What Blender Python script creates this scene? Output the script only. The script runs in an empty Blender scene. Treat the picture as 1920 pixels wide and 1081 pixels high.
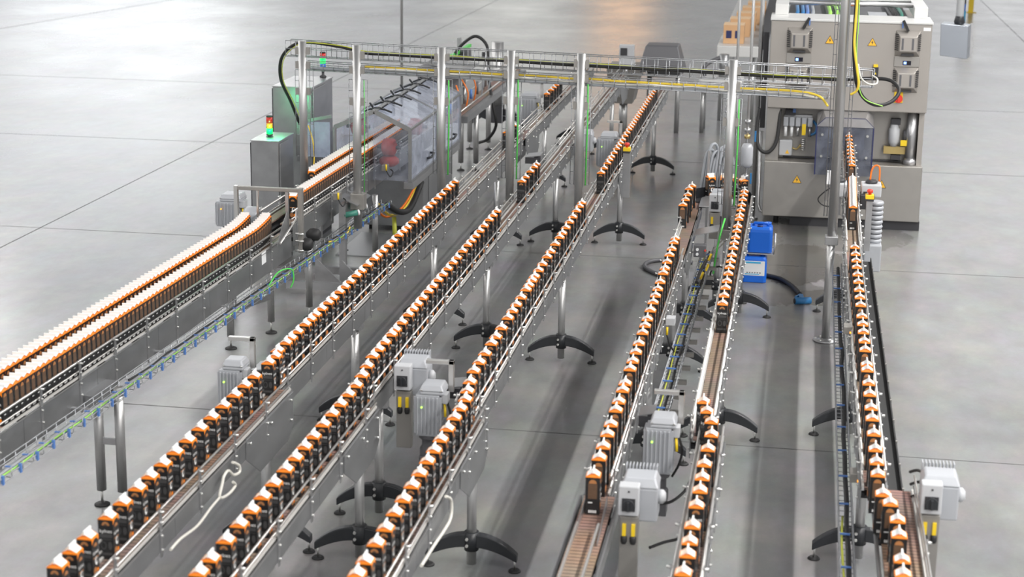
import bpy, bmesh, math, random
from mathutils import Vector, Matrix
random.seed(7)
D = bpy.data
COL = bpy.context.scene.collection
PI = math.pi

# ------------------------------------------------------------------ camera frame (world: X right, Y along the lines, Z up)
F = 3315.744
CH = 4.05
RM = Matrix(((0.9865397925931909, 0.05325885112187879, -0.1546050853218013),
             (0.16296688915926386, -0.24243127493515268, 0.9563832233843652),
             (0.013454763763668104, -0.9687056166403155, -0.2478475289801573)))
CAM = Vector((0, 0, CH))


def at(px, py, X=None, Y=None, z=None):
    r = RM @ Vector((px - 960, py - 540.5, F))
    if z is not None:
        t = (z - CH) / r.z
    elif Y is not None:
        t = Y / r.y
    else:
        t = X / r.x
    return CAM + r * t


# ------------------------------------------------------------------ materials
def new_mat(name):
    m = D.materials.new(name)
    m.use_nodes = True
    nt = m.node_tree
    return m, nt, nt.nodes['Principled BSDF']


def mat(name, col, rough=0.5, metal=0.0, noise=0.0, scale=8.0, stretch=(1, 1, 1), bump=0.0, spec=0.5, alpha=1.0,
        emit=None, estr=0.0):
    m, nt, b = new_mat(name)
    c = tuple(col) + (1,)
    b.inputs['Base Color'].default_value = c
    b.inputs['Roughness'].default_value = rough
    b.inputs['Metallic'].default_value = metal
    b.inputs['Specular IOR Level'].default_value = spec
    b.inputs['Alpha'].default_value = alpha
    if emit:
        b.inputs['Emission Color'].default_value = tuple(emit) + (1,)
        b.inputs['Emission Strength'].default_value = estr
    if noise > 0 or bump > 0:
        tc = nt.nodes.new('ShaderNodeTexCoord')
        mp = nt.nodes.new('ShaderNodeMapping')
        mp.inputs['Scale'].default_value = stretch
        nz = nt.nodes.new('ShaderNodeTexNoise')
        nz.inputs['Scale'].default_value = scale
        nz.inputs['Detail'].default_value = 5
        nt.links.new(tc.outputs['Object'], mp.inputs['Vector'])
        nt.links.new(mp.outputs['Vector'], nz.inputs['Vector'])
        if noise > 0:
            mx = nt.nodes.new('ShaderNodeMix')
            mx.data_type = 'RGBA'
            mx.inputs['A'].default_value = tuple(max(0, x * (1 - noise)) for x in col) + (1,)
            mx.inputs['B'].default_value = tuple(min(1, x * (1 + noise)) for x in col) + (1,)
            nt.links.new(nz.outputs['Fac'], mx.inputs['Factor'])
            nt.links.new(mx.outputs['Result'], b.inputs['Base Color'])
            mr = nt.nodes.new('ShaderNodeMapRange')
            mr.inputs['To Min'].default_value = max(0.03, rough - 0.1)
            mr.inputs['To Max'].default_value = min(1, rough + 0.1)
            nt.links.new(nz.outputs['Fac'], mr.inputs['Value'])
            nt.links.new(mr.outputs['Result'], b.inputs['Roughness'])
        if bump > 0:
            bp = nt.nodes.new('ShaderNodeBump')
            bp.inputs['Strength'].default_value = bump
            bp.inputs['Distance'].default_value = 0.002
            nt.links.new(nz.outputs['Fac'], bp.inputs['Height'])
            nt.links.new(bp.outputs['Normal'], b.inputs['Normal'])
    return m


def belt_mat():
    m, nt, b = new_mat('slat_chain_belt')
    tc = nt.nodes.new('ShaderNodeTexCoord')
    wv = nt.nodes.new('ShaderNodeTexWave')
    wv.bands_direction = 'Y'
    wv.inputs['Scale'].default_value = 8.3
    wv.inputs['Distortion'].default_value = 0
    nz = nt.nodes.new('ShaderNodeTexNoise')
    nz.inputs['Scale'].default_value = 3
    nt.links.new(tc.outputs['Object'], wv.inputs['Vector'])
    nt.links.new(tc.outputs['Object'], nz.inputs['Vector'])
    cr = nt.nodes.new('ShaderNodeValToRGB')
    cr.color_ramp.elements[0].position = 0.03
    cr.color_ramp.elements[0].color = (0.07, 0.045, 0.035, 1)
    cr.color_ramp.elements[1].position = 0.22
    cr.color_ramp.elements[1].color = (0.37, 0.245, 0.19, 1)
    nt.links.new(wv.outputs['Color'], cr.inputs['Fac'])
    mx = nt.nodes.new('ShaderNodeMix')
    mx.data_type = 'RGBA'
    mx.blend_type = 'MULTIPLY'
    mx.inputs['Factor'].default_value = 0.5
    nt.links.new(cr.outputs['Color'], mx.inputs['A'])
    nt.links.new(nz.outputs['Color'], mx.inputs['B'])
    nt.links.new(mx.outputs['Result'], b.inputs['Base Color'])
    b.inputs['Roughness'].default_value = 0.5
    return m


def floor_mat():
    m, nt, b = new_mat('polished_concrete')
    N, L = nt.nodes, nt.links
    tc = N.new('ShaderNodeTexCoord')

    def noise(scale, detail, stretch=(1, 1, 1), rough=0.55):
        mp = N.new('ShaderNodeMapping')
        mp.inputs['Scale'].default_value = stretch
        n = N.new('ShaderNodeTexNoise')
        n.inputs['Scale'].default_value = scale
        n.inputs['Detail'].default_value = detail
        n.inputs['Roughness'].default_value = rough
        L.new(tc.outputs['Object'], mp.inputs['Vector'])
        L.new(mp.outputs['Vector'], n.inputs['Vector'])
        return n
    n1 = noise(0.55, 7, (1, 0.7, 1), 0.6)
    n2 = noise(2.2, 8, (1.3, 0.7, 1), 0.6)
    n3 = noise(60, 4)
    cr = N.new('ShaderNodeValToRGB')
    cr.color_ramp.elements[0].position = 0.2
    cr.color_ramp.elements[0].color = FLOOR_A
    cr.color_ramp.elements[1].position = 0.8
    cr.color_ramp.elements[1].color = FLOOR_B
    L.new(n1.outputs['Fac'], cr.inputs['Fac'])
    m1 = N.new('ShaderNodeMix')
    m1.data_type = 'RGBA'
    m1.blend_type = 'OVERLAY'
    m1.inputs['Factor'].default_value = 0.5
    L.new(cr.outputs['Color'], m1.inputs['A'])
    L.new(n2.outputs['Color'], m1.inputs['B'])
    m2 = N.new('ShaderNodeMix')
    m2.data_type = 'RGBA'
    m2.blend_type = 'OVERLAY'
    m2.inputs['Factor'].default_value = 0.08
    L.new(m1.outputs['Result'], m2.inputs['A'])
    L.new(n3.outputs['Color'], m2.inputs['B'])
    bw = N.new('ShaderNodeHueSaturation')
    bw.inputs['Saturation'].default_value = 0.35
    L.new(m2.outputs['Result'], bw.inputs['Color'])
    # dirty trodden stains round the jerrycans; noise-edged darker patches under the filling machine
    sep = N.new('ShaderNodeSeparateXYZ')
    L.new(tc.outputs['Object'], sep.inputs['Vector'])

    def blob(cx, cy, rx, ry):
        a = N.new('ShaderNodeMath'); a.operation = 'SUBTRACT'; a.inputs[1].default_value = cx
        L.new(sep.outputs['X'], a.inputs[0])
        a2 = N.new('ShaderNodeMath'); a2.operation = 'DIVIDE'; a2.inputs[1].default_value = rx
        L.new(a.outputs[0], a2.inputs[0])
        a3 = N.new('ShaderNodeMath'); a3.operation = 'POWER'; a3.inputs[1].default_value = 2
        L.new(a2.outputs[0], a3.inputs[0])
        c = N.new('ShaderNodeMath'); c.operation = 'SUBTRACT'; c.inputs[1].default_value = cy
        L.new(sep.outputs['Y'], c.inputs[0])
        c2 = N.new('ShaderNodeMath'); c2.operation = 'DIVIDE'; c2.inputs[1].default_value = ry
        L.new(c.outputs[0], c2.inputs[0])
        c3 = N.new('ShaderNodeMath'); c3.operation = 'POWER'; c3.inputs[1].default_value = 2
        L.new(c2.outputs[0], c3.inputs[0])
        s = N.new('ShaderNodeMath'); s.operation = 'ADD'
        L.new(a3.outputs[0], s.inputs[0]); L.new(c3.outputs[0], s.inputs[1])
        w = N.new('ShaderNodeMath'); w.operation = 'MULTIPLY_ADD'
        w.inputs[1].default_value = 2.6; w.inputs[2].default_value = -1.3
        L.new(n2.outputs['Fac'], w.inputs[0])
        t = N.new('ShaderNodeMath'); t.operation = 'ADD'
        L.new(s.outputs[0], t.inputs[0]); L.new(w.outputs[0], t.inputs[1])
        r = N.new('ShaderNodeMapRange')
        r.inputs['From Min'].default_value = 0.85; r.inputs['From Max'].default_value = 1.0
        r.inputs['To Min'].default_value = 1.0; r.inputs['To Max'].default_value = 0.0
        L.new(t.outputs[0], r.inputs['Value'])
        return r
    prev = bw.outputs['Color']
    for (cx, cy, rx, ry, k) in ((0.1, 17.2, 0.6, 0.9, 0.75), (0.28, 15.9, 0.24, 0.3, 0.7), (-0.05, 16.1, 0.45, 0.55, 0.5),
                                (0.3, 18.6, 0.9, 0.9, 0.5), (-0.6, 18.6, 0.5, 2.2, 0.35)):
        bl = blob(cx, cy, rx, ry)
        k_ = N.new('ShaderNodeMath'); k_.operation = 'MULTIPLY'; k_.inputs[1].default_value = k
        L.new(bl.outputs['Result'], k_.inputs[0])
        mm = N.new('ShaderNodeMix'); mm.data_type = 'RGBA'
        mm.inputs['B'].default_value = (0.075, 0.068, 0.058, 1)
        L.new(k_.outputs[0], mm.inputs['Factor'])
        L.new(prev, mm.inputs['A'])
        prev = mm.outputs['Result']
    L.new(prev, b.inputs['Base Color'])
    mr = N.new('ShaderNodeMapRange')
    mr.inputs['From Min'].default_value = 0.1
    mr.inputs['From Max'].default_value = 0.9
    mr.inputs['To Min'].default_value = 0.18
    mr.inputs['To Max'].default_value = 0.31
    L.new(n1.outputs['Fac'], mr.inputs['Value'])
    L.new(mr.outputs['Result'], b.inputs['Roughness'])
    b.inputs['Specular IOR Level'].default_value = 0.5
    return m


FLOOR_A = (0.125, 0.127, 0.13, 1)
FLOOR_B = (0.29, 0.288, 0.283, 1)
M = dict(
    floor=floor_mat(),
    belt=belt_mat(),
    joint=mat('joint_sealant', (0.10, 0.10, 0.10), 0.8),
    steel=mat('brushed_stainless', (0.50, 0.50, 0.51), 0.36, 0.9, noise=0.10, scale=6, stretch=(3, 0.4, 3)),
    plate=mat('dull_stainless_plate', (0.36, 0.365, 0.375), 0.42, 0.85, noise=0.18, scale=5, stretch=(2, 1, 2)),
    rail=mat('bright_rail_steel', (0.72, 0.71, 0.69), 0.3, 0.85),
    pole=mat('satin_tube_steel', (0.50, 0.50, 0.50), 0.40, 0.85, noise=0.06, scale=4, stretch=(6, 6, .4)),
    wire=mat('galvanised_wire', (0.36, 0.37, 0.39), 0.4, 0.8),
    wear=mat('guide_strip_plastic', (0.50, 0.49, 0.47), 0.5),
    dark=mat('dark_frame', (0.045, 0.045, 0.05), 0.55, 0.2),
    black=mat('black_polyamide', (0.022, 0.024, 0.028), 0.38, noise=0.2, scale=30, bump=0.15),
    rubber=mat('black_rubber', (0.018, 0.018, 0.019), 0.6),
    bolt=mat('bolt_heads', (0.7, 0.7, 0.68), 0.3, 0.9),
    carton_black=mat('carton_black_board', (0.012, 0.012, 0.013), 0.38, noise=0.25, scale=20),
    carton_orange=mat('carton_orange_board', (0.93, 0.25, 0.007), 0.40, noise=0.05, scale=15),
    carton_white=mat('carton_white_board', (0.86, 0.86, 0.85), 0.45),
    carton_brown=mat('carton_brown_print', (0.11, 0.062, 0.036), 0.45, noise=0.25, scale=60),
    carton_amber=mat('carton_amber_print', (0.40, 0.17, 0.06), 0.45),
    carton_grey=mat('carton_grey_print', (0.055, 0.055, 0.056), 0.4),
    motor=mat('motor_grey_paint', (0.42, 0.435, 0.465), 0.4, 0.15, noise=0.05, scale=10),
    motor_dark=mat('motor_dark_grey', (0.13, 0.13, 0.14), 0.5, 0.3),  # plain dark grey for gearboxes, stays and housings
    switch=mat('switch_grey_plastic', (0.48, 0.49, 0.51), 0.45),
    tan=mat('bead_blasted_stainless', (0.37, 0.355, 0.335), 0.46, 0.75, noise=0.07, scale=9),
    tan2=mat('bead_blasted_panel', (0.40, 0.375, 0.35), 0.5, 0.65, noise=0.05, scale=5),
    white=mat('white_lacquer', (0.82, 0.83, 0.84), 0.4),
    lid=mat('white_perforated_sheet', (0.70, 0.70, 0.69), 0.4, 0.4),
    yellow=mat('yellow_plastic', (0.86, 0.60, 0.02), 0.4),
    warn=mat('warning_orange_yellow', (0.90, 0.50, 0.04), 0.5),
    red=mat('red_plastic', (0.72, 0.05, 0.03), 0.35),
    blue=mat('blue_plastic', (0.01, 0.13, 0.62), 0.35),
    hoseblue=mat('blue_coupling', (0.03, 0.18, 0.42), 0.4),
    sky=mat('pale_blue_clip', (0.10, 0.22, 0.55), 0.4),
    green=mat('green_cable', (0.10, 0.62, 0.10), 0.45),
    lime=mat('lime_strip', (0.35, 0.72, 0.12), 0.45),
    yel_cable=mat('yellow_cable', (0.85, 0.62, 0.06), 0.45),
    yelgreen=mat('yellow_green_cable', (0.52, 0.55, 0.06), 0.45),
    orange_cable=mat('orange_cable', (0.85, 0.20, 0.02), 0.45),
    grey_cable=mat('grey_cable', (0.33, 0.35, 0.38), 0.45),
    white_cable=mat('white_cable', (0.72, 0.70, 0.64), 0.45),
    label=mat('white_label', (0.80, 0.81, 0.82), 0.5),
    label2=mat('pale_cyan_print', (0.05, 0.42, 0.72), 0.5),
    card=mat('corrugated_cardboard', (0.60, 0.36, 0.19), 0.7, noise=0.08, scale=12),
    card_top=mat('cardboard_lid', (0.74, 0.52, 0.32), 0.7),
    navy=mat('navy_print', (0.02, 0.025, 0.10), 0.5),
    screen=mat('screen_glass', (0.01, 0.01, 0.02), 0.2),
    lit=mat('lit_display', (0.1, 0.2, 0.9), 0.4, emit=(0.25, 0.4, 1.0), estr=2.5),
    led=mat('green_led', (0.4, 0.9, 0.1), 0.4, emit=(0.45, 1.0, 0.12), estr=1.6),
    led_o=mat('orange_led', (1, 0.4, 0.05), 0.4, emit=(1.0, 0.35, 0.03), estr=2.0),
    tower_red=mat('tower_red_lens', (0.60, 0.02, 0.015), 0.25),
    tower_orange=mat('tower_amber_lens', (0.85, 0.30, 0.02), 0.25),
    tower_blue=mat('tower_blue_lens', (0.02, 0.15, 0.60), 0.25),
    tower_green=mat('tower_green_lens', (0.0, 0.45, 0.10), 0.3, emit=(0.0, 1.0, 0.13), estr=1.3),
    brush=mat('red_brush_bristle', (0.42, 0.05, 0.04), 0.7, noise=0.4, scale=50, bump=0.5),
    box_grey=mat('pale_hanging_steel', (0.42, 0.45, 0.50), 0.3, 0.85, noise=0.1, scale=2),
    petrol=mat('petrol_sensor', (0.05, 0.22, 0.17), 0.45),
    brass=mat('brass_fitting', (0.55, 0.42, 0.18), 0.35, 0.8),
)


def clear_mat(name, tint, alpha, rough):
    m, nt, b = new_mat(name)
    N, L = nt.nodes, nt.links
    tr = N.new('ShaderNodeBsdfTransparent')
    tr.inputs['Color'].default_value = tint + (1,)
    b.inputs['Base Color'].default_value = (tint[0] * 0.75, tint[1] * 0.78, tint[2] * 0.86, 1)
    b.inputs['Roughness'].default_value = rough
    mx = N.new('ShaderNodeMixShader')
    nz = N.new('ShaderNodeTexNoise')
    nz.inputs['Scale'].default_value = 7
    nz.inputs['Detail'].default_value = 6
    tc = N.new('ShaderNodeTexCoord')
    L.new(tc.outputs['Object'], nz.inputs['Vector'])
    mr = N.new('ShaderNodeMapRange')
    mr.inputs['From Min'].default_value = 0.3
    mr.inputs['From Max'].default_value = 0.7
    mr.inputs['To Min'].default_value = max(0, alpha - 0.12)
    mr.inputs['To Max'].default_value = min(1, alpha + 0.14)
    L.new(nz.outputs['Fac'], mr.inputs['Value'])
    L.new(mr.outputs['Result'], mx.inputs['Fac'])
    L.new(tr.outputs[0], mx.inputs[1])
    L.new(b.outputs[0], mx.inputs[2])
    L.new(mx.outputs[0], N['Material Output'].inputs['Surface'])
    return m


M['clear'] = clear_mat('scuffed_polycarbonate', (0.82, 0.86, 0.94), 0.42, 0.22)
M['clear_thin'] = clear_mat('clean_polycarbonate', (0.86, 0.88, 0.94), 0.2, 0.2)
M['smoke'] = clear_mat('smoked_polycarbonate', (0.42, 0.44, 0.50), 0.30, 0.15)


# ------------------------------------------------------------------ mesh builder
class MB:
    def __init__(self):
        self.v, self.f, self.mi, self.sm = [], [], [], []

    def add(self, vs, fs, m=0, smooth=False):
        o = len(self.v)
        self.v += [Vector(x) for x in vs]
        for f in fs:
            self.f.append([i + o for i in f])
            self.mi.append(m)
            self.sm.append(smooth)
        return self

    def hexa(self, p, m=0):
        return self.add(p, [(0, 3, 2, 1), (4, 5, 6, 7), (0, 1, 5, 4), (1, 2, 6, 5), (2, 3, 7, 6), (3, 0, 4, 7)], m)

    def box(self, x0, x1, y0, y1, z0, z1, m=0):
        return self.hexa([(x0, y0, z0), (x1, y0, z0), (x1, y1, z0), (x0, y1, z0),
                          (x0, y0, z1), (x1, y0, z1), (x1, y1, z1), (x0, y1, z1)], m)

    def cbox(self, c, d, m=0):
        return self.box(c[0] - d[0] / 2, c[0] + d[0] / 2, c[1] - d[1] / 2, c[1] + d[1] / 2, c[2] - d[2] / 2, c[2] + d[2] / 2, m)

    def obox(self, c, u, v, w, m=0):
        c, u, v, w = Vector(c), Vector(u), Vector(v), Vector(w)
        return self.hexa([c - u - v - w, c + u - v - w, c + u + v - w, c - u + v - w,
                          c - u - v + w, c + u - v + w, c + u + v + w, c - u + v + w], m)

    def bar(self, p, q, w, h, m=0, up=(0, 0, 1)):
        p, q = Vector(p), Vector(q)
        d = (q - p)
        up = Vector(up)
        s = d.cross(up)
        if s.length < 1e-6:
            s = d.cross(Vector((0, 1, 0)))
        s.normalize()
        n = s.cross(d).normalized()
        return self.obox((p + q) / 2, d / 2, s * w / 2, n * h / 2, m)

    def rings(self, rings, m=0, caps=True, smooth=True):
        n = len(rings[0])
        o = len(self.v)
        for r in rings:
            self.v += [Vector(x) for x in r]
        for k in range(len(rings) - 1):
            for i in range(n):
                a, b = o + k * n + i, o + k * n + (i + 1) % n
                self.f.append([a, b, b + n, a + n])
                self.mi.append(m)
                self.sm.append(smooth)
        if caps:
            self.f.append([o + i for i in reversed(range(n))])
            self.f.append([o + (len(rings) - 1) * n + i for i in range(n)])
            self.mi += [m, m]
            self.sm += [False, False]
        return self

    def cyl(self, p, q, r0, r1=None, n=12, m=0, caps=True):
        return self.lathe(p, q, [(r0, 0), (r0 if r1 is None else r1, 1)], n, m, caps)

    def lathe(self, p, q, prof, n=14, m=0, caps=True):
        """profile (radius, t along p-q)"""
        p, q = Vector(p), Vector(q)
        d = q - p
        dn = d.normalized()
        a = dn.orthogonal().normalized()
        b = dn.cross(a)
        rs = []
        for (r, t) in prof:
            c = p + d * t
            rs.append([c + (a * math.cos(2 * PI * i / n) + b * math.sin(2 * PI * i / n)) * r for i in range(n)])
        return self.rings(rs, m, caps)

    def tube(self, pts, r, n=7, m=0, smoothpath=0):
        pts = [Vector(p) for p in pts]
        if smoothpath:
            out = []
            P = [pts[0]] + pts + [pts[-1]]
            for i in range(1, len(P) - 2):
                p0, p1, p2, p3 = P[i - 1], P[i], P[i + 1], P[i + 2]
                for k in range(smoothpath):
                    t = k / smoothpath
                    out.append(0.5 * ((2 * p1) + (p2 - p0) * t + (2 * p0 - 5 * p1 + 4 * p2 - p3) * t * t
                                      + (3 * p1 - p0 - 3 * p2 + p3) * t ** 3))
            out.append(pts[-1])
            pts = out
        rs = []
        prev = None
        for i, p in enumerate(pts):
            d = (pts[min(i + 1, len(pts) - 1)] - pts[max(i - 1, 0)]).normalized()
            if prev is None:
                a = d.orthogonal().normalized()
            else:
                a = (prev - d * prev.dot(d))
                a = a.normalized() if a.length > 1e-6 else d.orthogonal().normalized()
            prev = a
            b = d.cross(a)
            rs.append([p + (a * math.cos(2 * PI * k / n) + b * math.sin(2 * PI * k / n)) * r for k in range(n)])
        return self.rings(rs, m)

    def prism(self, poly, o, a, b, e, m=0):
        o, a, b, e = Vector(o), Vector(a), Vector(b), Vector(e)
        p = [o + a * u + b * w for u, w in poly]
        n = len(p)
        return self.add(p + [x + e for x in p],
                        [list(range(n - 1, -1, -1)), list(range(n, 2 * n))] + [[i, (i + 1) % n, n + (i + 1) % n, n + i] for i in range(n)], m)

    def build(self, name, mats, parent=None, bevel=0.0, origin=None):
        me = D.meshes.new(name)
        o = Vector((0, 0, 0))
        if parent is not None:
            r = parent
            o = Vector(r.get('_o', (0, 0, 0)))
        elif origin is not None:
            o = Vector(origin)
        else:
            xs = [v.x for v in self.v]; ys = [v.y for v in self.v]
            o = Vector(((min(xs) + max(xs)) / 2, (min(ys) + max(ys)) / 2, min(v.z for v in self.v)))
        me.from_pydata([v - o for v in self.v], [], self.f)
        if not isinstance(mats, (list, tuple)):
            mats = [mats]
        for x in mats:
            me.materials.append(x)
        me.polygons.foreach_set('material_index', self.mi)
        me.polygons.foreach_set('use_smooth', self.sm)
        bm = bmesh.new()
        bm.from_mesh(me)
        bmesh.ops.recalc_face_normals(bm, faces=bm.faces)
        bm.to_mesh(me)
        bm.free()
        me.update()
        ob = D.objects.new(name, me)
        COL.objects.link(ob)
        if parent is not None:
            ob.parent = parent
            ob['_o'] = tuple(o)
        else:
            ob.location = o
            ob['_o'] = tuple(o)
        if bevel > 0:
            md = ob.modifiers.new('edge', 'BEVEL')
            md.width = bevel
            md.segments = 2
            md.limit_method = 'ANGLE'
            md.angle_limit = 0.7
        return ob


def tag(o, label, cat, group=None, kind=None):
    o['label'] = label
    o['category'] = cat
    if group:
        o['group'] = group
    if kind:
        o['kind'] = kind
    return o


def thing(name, label, cat, loc=(0, 0, 0), group=None):
    o = D.objects.new(name, None)
    o.empty_display_size = 0.05
    COL.objects.link(o)
    o.location = loc
    o['_o'] = tuple(loc)
    return tag(o, label, cat, group)


def struct(o):
    o['kind'] = 'structure'
    return o


def copy_tree(o, parent=None):
    c = o.copy()
    COL.objects.link(c)
    if parent is not None:
        c.parent = parent
    for ch in list(o.children):
        copy_tree(ch, c)
    return c


def text_mesh(s, size, mat_, name, parent, mtx):
    cu = D.curves.new('t', 'FONT')
    cu.body = s
    cu.size = size
    cu.align_x = 'CENTER'
    cu.align_y = 'CENTER'
    to = D.objects.new('t', cu)
    COL.objects.link(to)
    bpy.context.view_layer.update()
    me = D.meshes.new_from_object(to.evaluated_get(bpy.context.evaluated_depsgraph_get()))
    D.objects.remove(to)
    me.transform(mtx)
    me.materials.clear()
    me.materials.append(mat_)
    if name is None:
        return me
    ob = D.objects.new(name, me)
    COL.objects.link(ob)
    ob.parent = parent
    return ob


# ------------------------------------------------------------------ setting
mb = MB()
mb.add([(-45, -6, 0), (30, -6, 0), (30, 90, 0), (-45, 90, 0)], [(0, 1, 2, 3)])
fl = struct(mb.build('floor', M['floor'], origin=(0, 0, 0)))
NJ = [0]


def joint(p, q, w=0.012):
    NJ[0] += 1
    p, q = Vector((p[0], p[1], 0.0006)), Vector((q[0], q[1], 0.0006))
    s = Vector((0, 0, 1)).cross(q - p).normalized() * w / 2
    b = MB().add([p - s, q - s, q + s, p + s], [(0, 1, 2, 3)])
    struct(b.build('trim_%d' % NJ[0], M['joint']))


joint((-20, 11.75), (12, 11.6))
joint((-20, 17.1), (12, 17.1))
joint((-20, 22.6), (12, 22.6), 0.014)
joint((-20, 28.2), (12, 28.2), 0.016)
joint((-7.82, 6), (-7.7, 50), 0.014)
joint((-17.3, 30), (-14.6, 48), 0.03)
joint((4.6, 6), (4.6, 50), 0.014)

# ------------------------------------------------------------------ cartons
ZB = 0.872          # belt surface
S = 0.035
HB = 0.192


def quad(mb, face, u0, u1, z0, z1, m, eps=0.0004):
    """a printed patch on a side of the carton; u across, seen from outside"""
    if face == '-y':
        p = [(u0, -S - eps, z0), (u1, -S - eps, z0), (u1, -S - eps, z1), (u0, -S - eps, z1)]
    elif face == '+y':
        p = [(-u0, S + eps, z0), (-u1, S + eps, z0), (-u1, S + eps, z1), (-u0, S + eps, z1)]
    elif face == '+x':
        p = [(S + eps, u0, z0), (S + eps, u1, z0), (S + eps, u1, z1), (S + eps, u0, z1)]
    else:
        p = [(-S - eps, -u0, z0), (-S - eps, -u1, z0), (-S - eps, -u1, z1), (-S - eps, -u0, z1)]
    mb.add(p, [(0, 1, 2, 3)], m)


def disc(mb, face, cu, cz, ru, rz, m, eps, a0=0, a1=2 * PI, n=14):
    pts = [(cu + ru * math.cos(a0 + (a1 - a0) * i / n), cz + rz * math.sin(a0 + (a1 - a0) * i / n)) for i in range(n + 1)]
    if face == '-y':
        p = [(u, -S - eps, z) for u, z in pts]
    elif face == '+y':
        p = [(-u, S + eps, z) for u, z in pts]
    elif face == '+x':
        p = [(S + eps, u, z) for u, z in pts]
    else:
        p = [(-S - eps, -u, z) for u, z in pts]
    mb.add(p, [list(range(len(p)))], m)


def carton_body():
    b = MB()
    b.box(-S, S, -S, S, 0, HB, 0)
    # gable-end front: arch emblem, name band, grey fruit pattern
    disc(b, '-y', 0, 0.162, 0.018, 0.018, 4, 0.0005, 0, PI)
    disc(b, '-y', 0, 0.162, 0.009, 0.009, 3, 0.0009, 0, PI)
    quad(b, '-y', -0.030, 0.030, 0.104, 0.122, 5)
    quad(b, '-y', -0.028, 0.028, 0.094, 0.097, 5)
    disc(b, '-y', -0.012, 0.066, 0.014, 0.020, 5, 0.0006)
    disc(b, '-y', -0.012, 0.066, 0.009, 0.014, 0, 0.0009)
    disc(b, '-y', 0.019, 0.066, 0.010, 0.020, 5, 0.0006)
    quad(b, '-y', -0.028, 0.028, 0.020, 0.032, 5)
    # opposite end: arch, text panel, small name, bar code
    disc(b, '+y', 0, 0.158, 0.019, 0.020, 4, 0.0005, 0, PI)
    quad(b, '+y', -0.022, 0.022, 0.080, 0.157, 3)
    quad(b, '+y', -0.022, 0.000, 0.058, 0.063, 2)
    for i in range(5):
        quad(b, '+y', -0.018 + i * 0.008, -0.013 + i * 0.008, 0.008, 0.022, 2)
    quad(b, '-y', -S, S, HB - 0.004, HB, 1)
    quad(b, '+y', -S, S, HB - 0.004, HB, 1)
    # the two sides under the roof slopes: wavy orange edge, arch, glass and fruit
    for f in ('+x', '-x'):
        n = 12
        top = [(-S + 2 * S * i / n, HB) for i in range(n + 1)]
        low = [(u, HB - 0.006 - 0.020 * (0.5 - 0.5 * math.cos(PI * (u + S) / S)) * 0 - 0.022 * max(0, abs(u) / S) ** 2.5) for u, _ in top]
        pts = top + low[::-1]
        sg = 1 if f == '+x' else -1
        b.add([(sg * (S + 0.0005), sg * u, z) for u, z in pts], [[i, i + 1, 2 * n - i, 2 * n + 1 - i] for i in range(n)], 1)
        disc(b, f, 0, 0.150, 0.017, 0.016, 4, 0.0007, 0, PI)
        disc(b, f, 0.004, 0.080, 0.013, 0.019, 2, 0.0006)
        disc(b, f, 0.007, 0.083, 0.008, 0.012, 5, 0.0009)
        quad(b, f, -0.024, 0.024, 0.094, 0.100, 4)
        disc(b, f, -0.010, 0.034, 0.016, 0.022, 4, 0.0006)
        disc(b, f, 0.016, 0.030, 0.010, 0.015, 1, 0.0006)
    return b


ZR = HB + 0.0195


def carton_gable():
    b = MB()
    r = 0.0035
    # right slope white, left slope orange, folded-in ends
    b.add([(S, -S, HB), (S, S, HB), (r, S, ZR), (r, -S, ZR)], [(0, 1, 2, 3)], 0)
    up = lambda t, sg: (sg * (r + (S - r) * (1 - t)), HB + (ZR - HB) * t + 0.0007)
    (xa, za), (xb, zb2) = up(.14, 1), up(1, 1)
    b.add([(xa, -S * 0.82, za), (xa, S * 0.82, za), (xb, S * 0.96, zb2), (xb, -S * 0.96, zb2)], [(0, 1, 2, 3)], 1)
    b.add([(-S, -S, HB), (-S, S, HB), (-r, S, ZR), (-r, -S, ZR)], [(3, 2, 1, 0)], 0)
    (xa, za), (xb, zb2) = up(.14, -1), up(1, -1)
    b.add([(xa, -S * 0.75, za), (xa, S * 0.75, za), (xb, S * 0.9, zb2), (xb, -S * 0.9, zb2)], [(3, 2, 1, 0)], 2)
    for s in (-1, 1):
        b.add([(-S, s * S, HB), (S, s * S, HB), (0, s * 0.025, ZR - 0.001)], [(0, 1, 2)], 0)
        b.add([(S, s * S, HB), (r, s * S, ZR), (0, s * 0.025, ZR - 0.001)], [(0, 1, 2)], 0)
        b.add([(-S, s * S, HB), (-r, s * S, ZR), (0, s * 0.025, ZR - 0.001)], [(0, 1, 2)], 0)
    return b


def carton_fin():
    b = MB()
    b.box(-0.0035, 0.0035, -S - 0.0005, S + 0.0005, ZR - 0.002, ZR + 0.017, 0)
    return b


PALE = mat('carton_pale_orange_print', (0.94, 0.76, 0.60), 0.45)
CM = [M['carton_black'], M['carton_orange'], M['carton_white'], M['carton_brown'], M['carton_amber'], M['carton_grey']]
proto = thing('beverage_carton', 'x', 'carton')
pb = carton_body().build('body', CM, proto)
pg = carton_gable().build('gable_top', [M['carton_orange'], M['carton_white'], PALE], proto)
pf = carton_fin().build('sealed_fin', M['carton_white'], proto)
rot = Matrix.Translation((0, -S - 0.0008, 0.1345)) @ Matrix.Rotation(PI / 2, 4, 'X')
pt = text_mesh('kylnes', 0.024, M['carton_white'], 'printed_name', proto, rot)
for q, sg in ((0, 1), (1, -1)):
    me = text_mesh('kylnes', 0.022, M['carton_white'], None, None,
                   Matrix.Rotation(sg * PI / 2, 4, 'Z') @ Matrix.Translation((0, -S - 0.0009, 0.122)) @ Matrix.Rotation(PI / 2, 4, 'X'))
    bm = bmesh.new()
    bm.from_mesh(pt.data)
    bm.from_mesh(me)
    bm.to_mesh(pt.data)
    bm.free()

ORD = ['zeroth', 'first', 'second', 'third', 'fourth', 'fifth', 'sixth', 'seventh', 'eighth', 'ninth', 'tenth']


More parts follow.
